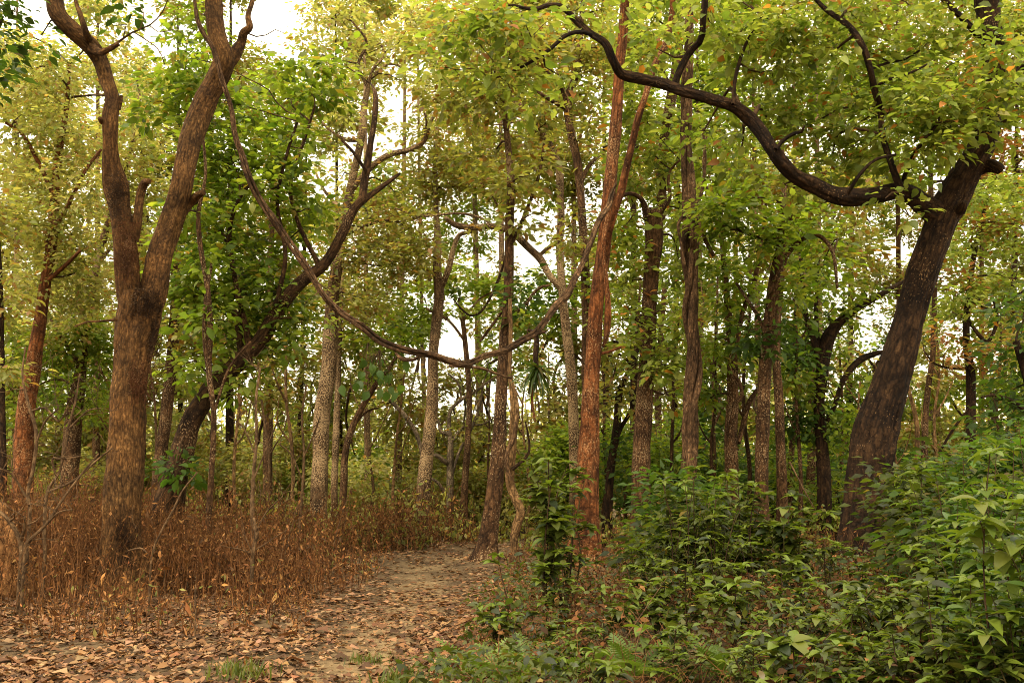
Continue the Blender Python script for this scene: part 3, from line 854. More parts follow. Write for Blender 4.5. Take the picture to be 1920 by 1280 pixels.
treeH = tree("tree", "dark brown trunk with lopped top and climbing bright green leaves", 21.5,
    [(1204,1040,46),(1204,987,41),(1202,912,37),(1203,837,34),(1206,794,34),(1210,719,32),(1214,662,29),(1216,606,27),(1219,550,28),(1223,494,29),(1227,440,33),(1224,405,34),(1222,392,30)],
    limbs=[([(1214,405,16),(1208,385,12),(1200,371,9),(1184,363,8),(1165,367,7),(1150,378,5)], -.6,-.15),
           ([(1232,404,9),(1248,388,7),(1257,370,6),(1253,340,6),(1258,318,5),(1275,300,4)], -.4,-.2),
           ([(1230,440,14),(1240,400,18),(1240,337,18),(1243,281,18),(1255,206,20),(1265,150,20),(1270,112,21),(1272,0,20),(1274,-80,16)], .9, .5)],
    blobs=[(1190,205,44,54,.75),(1200,300,54,54,.85),(1262,255,44,54,.8),(1172,425,40,44,.75),(1180,525,36,54,.8),(1165,600,34,34,.6),(1272,485,34,54,.75),(1262,585,36,54,.85),(1250,685,40,34,.8),(1228,100,54,54,.75),(1215,640,40,30,.35,-.5),(1220,690,40,24,.4,-.6),(1265,730,30,30,.5),(1285,385,30,50,.6),(1225,30,60,40,.7)],
    bark=B_BROWN, leaf='lime', size=.17, rc=.30, per=13, tmpl=4, sides=34, ds=.06, detail=(.08,.05,.02))
tree("slender_tree", "thin speckled trunk just right of the lopped trunk", 29.0,
    [(1240,985,15),(1240,950,14),(1236,837,13),(1234,740,12),(1238,640,10),(1246,540,9)], blobs=[(1240,640,40,40,.4),(1255,560,40,40,.4)], bark=B_BROWN, leaf='green', size=.18, sides=10, tmpl=2)
tree("leaning_tree", "dark forked tree leaning in the gap between the red and lopped trunks", 25.0,
    [(1137,1000,19),(1139,969,17),(1146,875,16),(1154,820,15),(1157,794,14),(1161,737,13),(1172,710,11),(1184,685,9),(1196,650,8),(1200,590,7)],
    limbs=[([(1146,850,9),(1165,800,9),(1180,775,8),(1192,735,7),(1205,700,5)], .3),([(1170,650,6),(1150,640,6),(1130,650,4)], -.3),([(1184,685,5),(1165,665,5),(1140,668,3)], -.2)],
    blobs=[(1165,700,36,30,.4),(1150,640,34,30,.45),(1175,760,36,30,.4),(1150,860,30,50,.5,0,'dark')], bark=B_DARK, leaf='olive', size=.17, tmpl=2, sides=12)

# ---- right-centre group
tree("tree", "reddish brown trunk with dry leaves clinging, among the shrubs", 20.0,
    [(1428,1040,32),(1428,987,28),(1428,912,26),(1428,875,25),(1430,812,25),(1432,737,24),(1437,662,24),(1445,587,24),(1456,512,22),(1462,470,16),(1464,437,13),(1470,350,10),(1465,260,7)],
    limbs=[([(1440,640,9),(1425,600,7),(1400,560,6),(1380,530,5)], .4),([(1456,512,10),(1490,460,9),(1530,440,8),(1560,470,7),(1570,540,5)], -.4)],
    blobs=[(1400,370,54,44,.8),(1420,450,54,44,.85),(1500,430,54,44,.8),(1540,500,50,40,.7),(1480,560,44,44,.6),(1350,420,54,44,.8),(1400,620,40,40,.55,0,'dark'),(1445,620,30,40,.5,-.5,'dark')],
    bark=B_BROWN, leaf='green', size=.17, tmpl=4, sides=26, ds=.07, detail=(.08,.05,.02), per=16)
tree("tree", "straight speckled trunk behind the one with clinging dry leaves", 23.0,
    [(1467,1000,22),(1466,912,20),(1464,850,18),(1460,737,17),(1456,662,14),(1464,531,12),(1480,430,10),(1490,330,8)],
    blobs=[(1580,450,54,44,.75),(1620,480,44,34,.6),(1510,340,60,50,.8),(1440,330,60,50,.8),(1600,380,60,40,.8),(1360,340,50,50,.8)], bark=B_BROWN, leaf='olive', size=.18, tmpl=2, sides=14, per=20)
tree("tree", "grey-brown trunk with a dark climber twisting up its right side", 23.0,
    [(1372,1000,28),(1372,876,26),(1370,812,24),(1374,737,22),(1372,662,19),(1366,595,13),(1358,500,10),(1350,420,7)],
    limbs=[([(1376,680,9),(1384,630,9),(1392,587,9),(1411,539,9),(1422,490,9),(1432,430,7),(1436,380,5)], -.4),([(1384,830,9),(1392,801,10),(1404,756,10),(1420,730,8)], .3),
           ([(1362,800,6),(1372,760,7),(1390,745,8),(1386,715,7),(1368,690,6),(1372,650,5)], -.25,-.2),([(1362,700,5),(1340,680,4),(1320,690,3)], 0)],
    blobs=[(1350,520,44,54,.75),(1340,640,34,54,.65),(1330,740,34,54,.6),(1390,520,34,40,.5),(1340,300,44,54,.75),(1400,700,34,40,.35)], bark=B_BROWN, leaf='green', size=.17, tmpl=4, sides=18, per=18)
tree("leaning_tree", "dark bent tree with arching branch in the bright gap left of the big slanting trunk", 24.0,
    [(1545,1010,27),(1545,900,25),(1540,820,22),(1535,756,20),(1541,700,22),(1546,662,25),(1554,632,26),(1572,606,18),(1599,584,14),(1629,565,12),(1674,539,8),(1700,525,6)],
    limbs=[([(1550,790,9),(1565,760,9),(1580,715,10),(1595,692,12),(1617,672,13),(1640,663,10),(1655,660,8)], -.4),
           ([(1540,690,12),(1524,632,12),(1512,599,11),(1505,531,9),(1500,460,7)], .3),([(1535,650,9),(1530,600,8),(1531,542,7),(1536,470,5)], .4),
           ([(1560,625,6),(1556,600,5),(1552,590,4)],0)],
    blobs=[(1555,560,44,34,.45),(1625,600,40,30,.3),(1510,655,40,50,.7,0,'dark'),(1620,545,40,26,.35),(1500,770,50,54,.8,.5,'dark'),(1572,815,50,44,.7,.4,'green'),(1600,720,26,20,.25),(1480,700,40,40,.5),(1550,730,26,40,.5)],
    bark=B_DARK, leaf='green', size=.17, tmpl=4, sides=18, per=16)
tree("slender_tree", "thin dark stem between the bent tree and the speckled trunk", 26.0,
    [(1481,1000,12),(1482,880,11),(1490,775,10),(1494,719,9),(1490,640,8),(1496,540,6)], blobs=[(1480,620,40,40,.5),(1500,560,40,40,.5)], bark=B_BROWN, leaf='dark', size=.18, sides=10, tmpl=2)
tree("tree", "dim brown trunk in the shade just left of the big slanting trunk", 27.0,
    [(1517,1000,18),(1520,900,17),(1524,800,16),(1522,700,14),(1530,600,11)], blobs=[(1530,640,50,40,.5),(1590,640,36,24,.2)], bark=B_BROWN, leaf='green', size=.18, sides=12, tmpl=2)

# ---- the great slanting tree on the right
treeK = tree("slanting_tree", "massive dark slanting tree with a long limb snaking over the path", 16.5,
    [(1618,1075,98),(1622,1020,90),(1626,950,84),(1631,880,80),(1641,812,76),(1664,737,66),(1686,662,63),(1707,587,56),(1732,512,57),(1756,445,58),(1772,400,60),(1788,370,60),(1806,335,54),(1827,300,49),(1845,262,47),(1857,206,43),(1862,112,41),(1854,37,41),(1850,0,42),(1846,-90,38)],
    limbs=[([(1775,402,46),(1749,396,44),(1730,384,38),(1711,369,34),(1685,358,31),(1640,366,33),(1599,370,36),(1565,365,34),(1524,346,30),(1490,330,28),(1467,307,27),(1445,277,26),(1426,247,25),(1404,221,24),(1374,199,23),(1336,187,22),(1299,176,20),(1280,171,20),(1240,157,20),(1202,148,19),(1165,139,18),(1150,116,16),(1135,82,15),(1109,64,13),(1082,41,12),(1056,15,11),(1030,10,9),(1000,18,7),(960,10,5)], -2.2),
           ([(1815,330,30),(1835,317,27),(1858,311,25),(1872,316,22),(1877,320,18)], -.2),
           ([(1800,395,22),(1806,385,17),(1809,379,12)], -.1,-.22),
           ([(1690,360,14),(1672,310,12),(1655,255,11),(1651,206,11),(1640,169,12),(1632,131,12),(1617,86,12),(1591,49,11),(1550,19,9),(1520,-10,6)], -.5,-.7),
           ([(1262,165,14),(1280,120,13),(1297,94,13),(1315,74,13),(1318,37,12),(1322,0,13),(1318,-50,10)], -.4,-1.3),
           ([(1110,66,8),(1090,60,8),(1060,67,8),(1034,90,7),(996,116,6),(959,135,5),(920,150,3)], -.5,-2.0),
           ([(1640,165,7),(1665,150,6),(1700,140,5),(1740,120,4)], -.4,-.8),([(1632,130,6),(1665,118,5),(1700,110,4),(1730,90,3)], .4,-.8),
           ([(1455,280,8),(1470,262,7),(1490,250,7),(1505,246,6),(1508,236,4)], -.3,-1.1),
           ([(1690,358,12),(1700,320,9),(1720,280,8),(1760,230,6)], -.6,-.5),
           ([(1590,362,8),(1610,330,7),(1640,300,6),(1680,290,5)], -.4,-.9),
           ([(1374,196,8),(1380,140,7),(1400,80,6),(1430,30,5)], .3,-1.2),
           ([(1858,210,14),(1900,150,11),(1950,90,8)], -.5),([(1855,90,14),(1800,30,11),(1740,-30,8)], -.9)],
    blobs=[(830,125,54,46,.40,-2.6),(900,85,64,54,.5,-2.6),(960,175,64,44,.45,-2.3),(890,30,74,40,.6,-2.6),(985,45,64,44,.5,-2.6),(1045,140,54,40,.3,-1.6),(950,110,54,48,.4,-2.2),
           (1120,20,64,38,.4,-1.8),(1230,90,60,50,.4,-1.0),(1330,40,66,46,.6,-1.2),(1390,90,66,56,.6,-.6),(1470,50,74,54,.75,-.6),(1560,100,70,64,.7,-.4),(1450,150,70,54,.6,-.2),(1680,90,74,64,.75,-.3),(1600,30,74,46,.8,-.6),(1780,60,66,54,.6,-.5),
           (1520,235,70,54,.7,.2),(1610,230,70,60,.8,-.3),(1690,205,74,64,.85,-.9),(1770,180,68,64,.9,-1),(1850,150,64,64,.8,-1),(1900,220,48,58,.8,-.8),(1740,285,60,44,.85,-1),(1800,240,64,48,.85,-1.1),(1650,315,56,30,.6,.1),(1560,300,60,40,.65,.5),
           (1705,405,34,16,.5,-.9),(1660,372,30,14,.35,-1),(1890,60,48,44,.6,-.4),(1470,345,50,40,.35,.4),(1390,285,54,46,.45,.4),(1320,245,54,40,.4,.5),(1440,225,56,46,.45,.5),(1560,180,64,54,.5,.8,'green'),(1700,140,74,54,.5,.9,'green'),(1380,20,64,44,.6,.3,'green'),
           (1600,-90,160,60,.6,0),(1800,-80,120,60,.6,0),(1350,-80,120,60,.5,-.5)],
    bark=B_DARK, leaf='lime', size=.155, rc=.25, per=9, tmpl=6, dens=.78, sides=54, ds=.045, detail=(.12,.07,.03), flare=(.45,.30), obj_n=300)

# ---- trees at the right edge, further in
tree("slender_tree", "thin straight brown stem right of the big slanting trunk", 27.0,
    [(1733,960,13),(1734,831,12),(1737,756,11),(1749,662,10),(1752,569,9),(1755,480,7)], blobs=[(1770,480,44,40,.5),(1765,600,30,40,.4)], bark=B_BROWN, leaf='lime', size=.18, sides=10, tmpl=2)
tree("slender_tree", "short pale crooked stem close to the thin straight brown stem", 28.0,
    [(1722,960,11),(1720,840,10),(1719,794,9),(1704,730,7),(1696,690,5)], blobs=[(1705,700,26,26,.35)], bark=B_TAN, leaf='yellow', size=.18, sides=8, tmpl=2)
tree("tree", "dark trunk at the right with rust-brown and green leaves", 25.0,
    [(1822,990,20),(1820,812,18),(1820,700,17),(1812,644,13),(1815,560,11),(1830,460,9),(1850,380,7)],
    limbs=[([(1815,600,7),(1850,640,7),(1870,600,6),(1862,560,4)], -.4),([(1818,690,6),(1780,690,5),(1750,680,4),(1735,660,3)], -.4),([(1815,560,6),(1860,580,5),(1920,545,4)], -.8),([(1760,850,5),(1790,800,5),(1830,750,4)], -.5)],
    blobs=[(1850,362,54,44,.8),(1900,420,36,54,.85),(1820,460,44,34,.6),(1885,520,44,44,.75),(1830,560,44,34,.6),(1905,600,34,44,.75),(1790,600,34,44,.5),(1840,430,40,34,.6,-.5,'rust'),(1800,540,34,30,.5,-.5,'rust'),(1780,650,30,34,.4,-.4,'rust'),(1855,665,44,34,.5,-.4,'rust'),(1900,700,34,44,.5,0,'green'),(1790,420,30,30,.4)],
    bark=B_DARK, leaf='lime', size=.16, tmpl=2, sides=14, per=22)
tree("leaning_tree", "dark leafy tree leaning in from the right edge above the shrubs", 20.0,
    [(1990,1010,34),(1975,880,30),(1950,780,24),(1925,700,18),(1905,640,12)], limbs=[([(1955,800,10),(1910,760,8),(1870,740,6),(1840,745,4)], -.4)],
    blobs=[(1900,730,40,40,.7),(1870,770,44,34,.6),(1910,650,40,40,.7),(1920,580,40,44,.7)], bark=B_DARK, leaf='dark', size=.17, tmpl=4, sides=14)

# ---- small trees seen through the gap in the middle
tree("dead_tree", "grey crooked dead-looking tree in the gap beyond the path", 34.0,
    [(842,1010,16),(842,987,15),(844,930,14),(844,875,14),(845,831,11),(842,800,8),(845,770,7),(865,749,7),(890,735,6),(910,719,5),(940,700,3)],
    limbs=[([(842,870,9),(830,862,9),(818,853,8),(806,855,5)], -.3),([(845,815,8),(827,809,7),(822,790,5),(808,770,4)], -.3),([(845,830,6),(870,800,5),(905,795,4),(930,780,3)], .3),([(865,749,4),(860,720,4),(840,700,3)], .3),([(845,900,6),(860,850,6),(885,800,6),(900,760,5),(905,720,3)], .5),
           ([(835,930,6),(822,905,6),(805,895,5)], -.4),([(890,735,3),(880,700,3),(860,670,2)],.4),([(905,720,3),(915,690,2),(905,660,2)],.4)],
    blobs=[(850,700,46,44,.06),(900,730,40,40,.06),(880,800,40,40,.12)], bark=B_GREY, leaf='olive', size=.18, tmpl=2, sides=10, per=6)
tree("leaning_tree", "reddish slanting stem seen through the gap beneath the vine", 28.0,
    [(640,980,14),(645,900,14),(647,850,13),(659,805,13),(677,767,12),(704,722,10),(730,690,8),(760,640,6)], limbs=[([(660,800,5),(690,770,4),(710,765,3)], .2)],
    blobs=[(700,640,44,36,.6),(745,625,50,40,.7),(690,700,36,30,.4)], bark=B_BROWN, leaf='green', size=.18, tmpl=2, sides=10)
tree("leaning_tree", "thin grey stem leaning left across the gap beneath the vine", 32.0,
    [(800,1000,10),(795,880,9),(782,816,8),(756,775,8),(726,745,7),(705,725,4)], blobs=[(720,760,30,24,.3)], bark=B_GREY, leaf='yellow', size=.18, tmpl=2, sides=8)
tree("tree", "distant tree with layered green crown seen under the arching limb", 33.0,
    [(868,990,16),(872,900,14),(880,760,11),(872,640,10),(862,560,8)],
    limbs=[([(872,640,5),(840,600,5),(800,580,4)], -.4),([(868,600,5),(900,560,4),(930,545,3)], .3)],
    blobs=[(850,522,52,26,.9),(898,545,36,24,.9),(790,560,50,34,.7),(762,615,50,36,.7),(845,585,50,18,.6),(920,575,36,20,.5)], bark=B_BROWN, leaf='green', size=.19, tmpl=2, sides=10, per=24)

# ------------------------------------------------------------------ climbers
def strands(name, label, cat, core_pts, core_r, n, amp, turns_per_m, rad, bark, sides=8, ds=.06, part="strand", phase=0.0, seed=0):
    """a rope of n stems twisting round one another"""
    Pc, Rc, q = resample(core_pts, core_r, ds)
    T, Nn, Bn = frames(Pc)
    org = Pc[0]
    t = thing(name, label, cat, org)
    for k in range(n):
        a = phase + 2 * math.pi * k / n + q * turns_per_m * 2 * math.pi + .8 * vnoise(np.stack([q * .7, q * 0 + k * 9, q * 0], -1), seed)
        off = amp * Rc * (1 + .35 * vnoise(np.stack([q * 1.1, q * 0 + k * 5, q * 0], -1), seed + 4))
        pts = Pc + (np.cos(a) * off)[:, None] * Nn + (np.sin(a) * off)[:, None] * Bn
        r = Rc * rad * (1 + .18 * vnoise(np.stack([q * 2.3, q * 0 + k * 3, q * 0], -1), seed + 8))
        mb = MB()
        tube(mb, pts, r, sides, ds, .10, .06, .03, seed=seed + k * 3)
        mb.build(part, bark, t, org)
    return t, Pc

vine_px = [(358,-60,8),(366,0,8),(375,45,9),(397,97,9),(416,150,10),(431,195,10),(442,255,12),(454,292,15),(469,337,15),(491,375,14),(517,416,14),(544,457,15),(577,505,15),(615,557,15),(640,584,16),(677,614,16),(715,640,16),
           (760,659,15),(809,666,15),(842,677,15),(872,680,15),(910,668,14),(947,655,14),(977,640,15),(1004,621,16),(1026,595,15),(1045,572,15),(1064,550,15),(1079,520,14),(1094,490,13),(1112,449,13),(1126,415,13),(1138,388,12),(1146,366,10),(1154,345,7)]
n_ = len(vine_px)
vp, vr = [], []
for k, (x, y, w) in enumerate(vine_px):
    s = k / (n_ - 1)
    d = 14.0 + (18.45 - 14.0) * s ** 1.8
    vp.append(P(x, y, d) + rng.normal(0, .014, 3)); vr.append(.39 * w * mpp(y, d))
great_vine, vine_c = strands("great_vine", "thick twisted woody vine slung in a deep curve between two trees", "vine",
                             np.array(vp), np.array(vr), 3, .66, .20, .58, B_VINE, sides=16, ds=.03, seed=5)
mb = MB()
lp, lr = px_line([(842,686,5),(872,687,6),(902,690,6),(930,700,5),(959,709,4)], 17.1, .4)
tube(mb, lp, lr, 7, .08, .1, .05)
mb.build("side_shoot", B_VINE, great_vine, great_vine.location)
mb = MB()
lp, lr = px_line([(742,662,4),(752,672,8),(775,674,7),(786,668,5)], 16.4, -.2)
tube(mb, lp, lr, 7, .05, .15, .05)
mb.build("side_shoot", B_VINE, great_vine, great_vine.location)
for k in range(26):
    i_ = int(random.uniform(.12, .93) * len(vine_c)); p = vine_c[i_]; L = random.uniform(.08, .38)
    d = np.array([random.gauss(0, .8), random.gauss(0, .6), random.gauss(-.5, .5)]); d /= np.linalg.norm(d)
    tw_ = MB(); twig(tw_, [p, p + d * L * .4 + rng.normal(0, .02, 3), p + d * L * .8 + rng.normal(0, .03, 3), p + d * L + [0, 0, -.05]], random.uniform(.006, .014), .003, 5)
    tw_.build("side_shoot", B_VINE, great_vine, great_vine.location)
# dangling leaves on the vine
def dangle(px, py, Y, n, size, kind, parent, org, spread=26):
    s = mpp(py, Y)
    pos = np.array([P(px, py, Y)] * n) + rng.normal(0, 1, (n, 3)) * np.array([spread * s, .12, spread * .8 * s])
    D = rng.normal(0, .5, (n, 3)); D[:, 2] = -1.0
    up = rng.normal(0, .4, (n, 3)) + np.array([0, -1.0, .5])
    var = leaf_variants(kind, 5, M_LEAF, wid=(1.1, 1.4))
    obj_leaves(parent, org, pos, D, up, size * (1 + rng.normal(0, .15, n)), var)
    tw = MB()
    a = P(px, py - 48, Y)
    for k in range(n):
        twig(tw, [a, a * .5 + pos[k] * .5 + rng.normal(0, .02, 3), pos[k]], .006, .003)
    tw.build("twigs", B_TWIG, parent, org)
dangle(712, 705, 16.3, 22, .19, 'dark', great_vine, great_vine.location)
dangle(690, 690, 16.3, 8, .17, 'dark', great_vine, great_vine.location, 16)

# twisted trunk of several fused climbers
jp, jr = px_line([(1294,1010,30),(1294,900,28),(1295,812,27),(1296,737,28),(1299,662,27),(1295,587,26),(1294,512,25),(1295,437,28),(1293,400,25),(1290,337,21),(1287,262,19),(1287,180,17),(1289,131,16),(1291,75,14),(1292,0,13),(1292,-80,11)], 20.0)
jp[0][2] = gz1(jp[0][0], jp[0][1]) - .15
twisted, _ = strands("twisted_vine_trunk", "column of fused twisted woody climbers right of the lopped trunk", "vine", jp, jr, 6, .78, .15, .42, B_VINE, sides=12, ds=.05, seed=31)
for pts in ([(1296,400,9),(1312,420,9),(1322,450,8),(1338,480,7)], [(1286,400,8),(1272,420,7),(1276,450,6),(1284,500,6)], [(1300,396,8),(1316,360,7),(1322,300,6),(1318,240,5)]):
    mb = MB(); lp, lr = px_line(pts, 19.8, -.2); tube(mb, lp, lr, 8, .06, .1, .05, seed=3); mb.build("shoot", B_VINE, twisted, twisted.location)

# tan climber at the bend
cp_, cr_ = px_line([(968,1045,18),(964,1010,16),(970,985,18),(978,960,20),(968,935,18),(957,905,17),(958,870,18),(962,812,18),(965,770,18),(961,735,14),(956,700,11),(958,640,8),(956,560,7)], 18.6)
cp_[0][2] = gz1(cp_[0][0], cp_[0][1]) - .1
climber, _ = strands("tan_climber", "tan woody climber looping beside the trunk at the path's bend", "vine", cp_, cr_, 3, .42, .22, .62, B_TAN, sides=10, ds=.05, seed=41)
mb = MB(); lp, lr = px_line([(960,880,7),(970,872,7),(982,862,6),(992,845,5),(990,815,4),(985,790,3)], 18.5); tube(mb, lp, lr, 7, .06, .1, .05); mb.build("shoot", B_DARK, climber, climber.location)
mb = MB(); lp, lr = px_line([(958,900,8),(950,870,8),(952,845,8),(962,825,8),(968,790,6)], 18.4); tube(mb, lp, lr, 7, .06, .1, .05); mb.build("shoot", B_VINE, climber, climber.location)

# strips hanging down the red trunk
hp, hr = px_line([(1148,372,8),(1142,400,9),(1133,440,9),(1132,480,9),(1136,520,10),(1139,560,12),(1138,600,14),(1136,632,11),(1130,650,5)], 18.2)
strands("hanging_vine", "ragged reddish vine hanging down beside the red trunk", "vine", hp, hr, 3, .5, .10, .55, B_RED, sides=8, ds=.05, seed=51)
# thin second vine
tp, tr_ = px_line([(950,455,3),(949,471,4),(940,509,5),(925,546,5),(902,584,5),(884,592,4),(866,580,4),(850,560,3)], 24.0)
strands("thin_vine", "thin dark vine looping below the arching limb", "vine", tp, tr_, 2, .3, .3, .8, B_DARK, sides=6, ds=.08, seed=61)
tp, tr_ = px_line([(1036,112,2),(1050,150,2.4),(1066,190,2.4),(1066,215,2.4),(1072,235,2.4),(1078,250,2),(1060,300,2),(1056,380,2)], 23.4)
strands("thin_vine", "fine pale vine dangling across the high fork behind the red trunk", "vine", tp, tr_, 1, .3, .3, .9, B_TAN, sides=5, ds=.1, seed=63)
tp, tr_ = px_line([(1326,250,3),(1318,300,4),(1324,350,5),(1338,370,5),(1330,330,3)], 19.4)
strands("thin_vine", "fine looped vine beside the twisted climbers", "vine", tp, tr_, 1, .3, .3, .9, B_VINE, sides=5, ds=.06, seed=65)

# hanging plant with strap leaves
yh = 17.45
c0 = P(1006, 624, yh)
hang = thing("hanging_plant", "spiky dark green plant dangling from the great vine by a dead stem", "plant", c0)
mb = MB(); lp, lr = px_line([(1004,622,9),(1007,640,9),(1005,665,10),(1006,690,9)], yh); tube(mb, lp, lr, 8, .04, .2, .1, seed=2); mb.build("stem", B_DARK, hang, c0)
mb = MB(); lp, lr = px_line([(990,618,5),(1006,624,7),(1024,622,6)], yh, -.1); tube(mb, lp, lr, 7, .04, .2, .1, seed=4); mb.build("stem", B_DARK, hang, c0)
mb = MB(); lp, lr = px_line([(1001,705,5),(997,740,6),(999,765,5),(1003,790,3)], yh); tube(mb, lp, lr, 7, .05, .3, .1, seed=3); mb.build("dead_stem", B_RED, hang, c0)
cc = P(1007, 690, yh)
strap = []
for k in range(4):
    V = []; Tt = []
    m_ = 7
    for i_ in range(m_ + 1):
        y = i_ / m_; w = .05 * (1 - y) ** .6 * (0.6 + min(1, y * 4) * .4); z = -.10 * (k + 1) * y * y
        V += [[-w, y, z + w * .5], [0, y, z], [w, y, z + w * .5]]
    for i_ in range(m_):
        a = 3 * i_
        for o in (0, 1): Tt += [[a + o, a + o + 1, a + o + 4], [a + o, a + o + 4, a + o + 3]]
    strap.append(make_mesh("leaf", np.array(V), [np.array(Tt)], M_SHRUB, None, np.tile(colours('dark', 1) * (.5 + .22 * k), (len(V), 1))))
nl = 70
az = rng.random(nl) * 2 * math.pi; el = rng.uniform(-1.25, .35, nl)
D = np.stack([np.cos(az) * np.cos(el), np.sin(az) * np.cos(el), np.sin(el)], -1)
obj_leaves(hang, c0, cc + D * .03 + rng.normal(0, .02, (nl, 3)), D, np.tile([0, 0, 1.0], (nl, 1)) + rng.normal(0, .2, (nl, 3)), rng.uniform(.42, .62, nl), strap)

# ------------------------------------------------------------------ rough fibre collars on the forked tree
def fibre(n, px, py, hw, hh, Y, r_m, parent, org, length=.05):
    tw = MB()
    for _ in range(n):
        x = px + random.gauss(0, hw * .55); y = py + random.gauss(0, hh * .5)
        u = max(-.98, min(.98, (x - px) / max(hw, 1)))
        p = P(px + u * hw, y, Y - r_m * math.sqrt(1 - u * u))
        d = np.array([u * .9 + random.gauss(0, .5), -math.sqrt(1 - u * u) * .7 + random.gauss(0, .3), random.gauss(-.25, .6)])
        d /= np.linalg.norm(d); L = length * random.uniform(.4, 1.4)
        twig(tw, [p - d * .015, p + d * L * .5 + rng.normal(0, .008, 3), p + d * L + np.array([0, 0, -L * .25])], .0035, .0015)
    o = tw.build("root_fibres", B_RED if n % 2 else B_BROWN, parent, org)
    tag(o, kind="stuff")
oA = np.array(treeA.location)
fibre(900, 222, 362, 19, 45, 13.9, .15, treeA, oA)
fibre(901, 238, 470, 21, 60, 14.0, .16, treeA, oA)
fibre(900, 262, 568, 37, 34, 14.2, .26, treeA, oA)
fibre(801, 262, 715, 32, 40, 14.2, .25, treeA, oA)
fibre(600, 288, 640, 12, 40, 14.2, .14, treeA, oA)
fibre(500, 235, 1010, 34, 60, 14.2, .27, treeA, oA)

# ------------------------------------------------------------------ termite mound
def mound():
    px, Y = 2, 13.6
    b = P(px, 1000, Y); b[2] = gz1(b[0], b[1])
    t = thing("termite_mound", "ochre clay termite mound with ragged spires among the dry brush", "termite mound", b)
    for (dx, dy_, h, r, sd) in ((0, 0, 1.22, .40, 1), (.20, -.08, .98, .22, 2), (-.28, .05, 1.05, .26, 3)):
        mb = MB()
        pts = [np.array([dx, dy_, -.1])]; rr = [r * 1.25]
        for k in range(1, 8):
            s = k / 7
            pts.append(np.array([dx + .05 * math.sin(s * 4 + sd), dy_ + .04 * math.cos(s * 5 + sd), h * s])); rr.append(r * (1.2 - 1.0 * s ** 1.2))
        tube(mb, np.array(pts), np.array(rr), 30, .035, .28, .06, .03, seed=sd * 9)
        mb.build("spire", M_MOUND, t)
mound()

# ------------------------------------------------------------------ bare saplings at the left
def bare(label, Y, lines, fork=3, seed=0):
    Pt, Rd = px_line(lines[0], Y)
    zg = gz1(Pt[0][0], Pt[0][1])
    b = np.array([Pt[0][0], Pt[0][1], zg - .1])
    Pt = np.vstack([b, Pt]); Rd = np.concatenate([[Rd[0]], Rd])
    t = thing("bare_sapling", label, "sapling", b)
    rs = random.Random(seed)
    def kids(a, r, depth):
        if depth == 0: return
        for _ in range(fork):
            k = rs.randrange(len(a) // 4, len(a)); p = a[k]
            L = rs.uniform(.25, .7) * (.6 if depth == 1 else 1)
            d = np.array([rs.gauss(0, .8), rs.gauss(0, .6), rs.uniform(-.1, .9)]); d /= np.linalg.norm(d)
            pts = [p]
            for s in range(4):
                d = d + np.array([rs.gauss(0, .3), rs.gauss(0, .3), rs.gauss(.05, .25)]); d /= np.linalg.norm(d)
                pts.append(pts[-1] + d * L / 4)
            twig(tw, pts, max(.0035, r[k] * .55), .002, 4)
            kids(np.array(pts), np.linspace(max(.0035, r[k] * .55), .002, 5), depth - 1)
    tw = MB()
    for q, l in enumerate(lines):
        mb = MB()
        if q: Pt, Rd = px_line(l, Y, -.2)
        a, r = tube(mb, Pt, Rd, 8, .06, .08, .03, seed=seed + q)
        mb.build("stem" if q == 0 else "branch", B_SAPL, t, b)
        kids(a, r, 2)
    tw.build("twigs", B_SAPL, t, b)
bare("pale bare sapling with wavy stem in front of the thick brown trunk", 12.2, [[(56,960,7),(52,925,7),(63,874,7),(68,812,7),(52,753,6),(42,702,4),(48,650,3)], [(48,930,5),(20,887,4),(-5,877,3)], [(68,830,4),(85,790,4),(110,765,3)], [(60,770,4),(85,765,4),(110,790,3),(128,760,2)]], seed=2)
bare("bare forked sapling with branch reaching towards the forked tree", 12.0, [[(84,1040,7),(83,997,7),(89,922,6),(113,880,5),(127,805,5),(141,753,4),(150,700,3)], [(90,922,5),(137,901,4),(185,860,4),(210,840,3)], [(105,890,4),(98,860,4),(120,860,3),(150,855,3)], [(127,805,3),(165,770,3),(190,765,2)]], seed=5)
bare("crooked bare sapling arching low over the dry brush", 11.6, [[(46,1045,6),(48,1021,6),(86,983,6),(120,932,5),(160,880,4),(185,850,3)], [(90,980,4),(110,960,3),(135,955,3)]], seed=8)
bare("stout bare stem forking beside the termite mound", 11.8, [[(40,1040,9),(38,1014,9),(20,980,8),(0,960,7),(-20,950,6)], [(40,1010,7),(46,990,6),(46,968,4)]], seed=11, fork=2)
bare("thin pale dead stick standing upright in the dry brush", 10.4, [[(367,1150,3),(366,1128,3),(366,1105,2.6),(367,1095,2)], [(366,1140,2),(370,1120,2),(368,1100,1.6)]], seed=14, fork=0)
bare("pale leafless stem leaning up from the brush right of the forked tree", 12.0, [[(285,1040,4),(300,1000,4),(325,955,4),(342,920,3),(370,885,3)], [(240,1032,3),(265,1027,3),(278,1040,2)]], seed=15, fork=1)
bare("pale young sapling beyond the brush right of the slanting stems", 15.0, [[(474,1000,8),(473,940,8),(476,880,7),(481,820,6),(480,750,5),(488,690,4)], [(475,900,4),(500,840,3),(520,790,3)], [(478,850,3),(455,800,3),(430,780,2)]], seed=19)
bare("knobbly pale sapling trunk rising from the middle of the brush", 13.0, [[(472,1090,7),(474,1040,7),(480,1000,7),(476,970,5)], [(478,1000,3),(500,960,3),(530,930,2)]], seed=23)
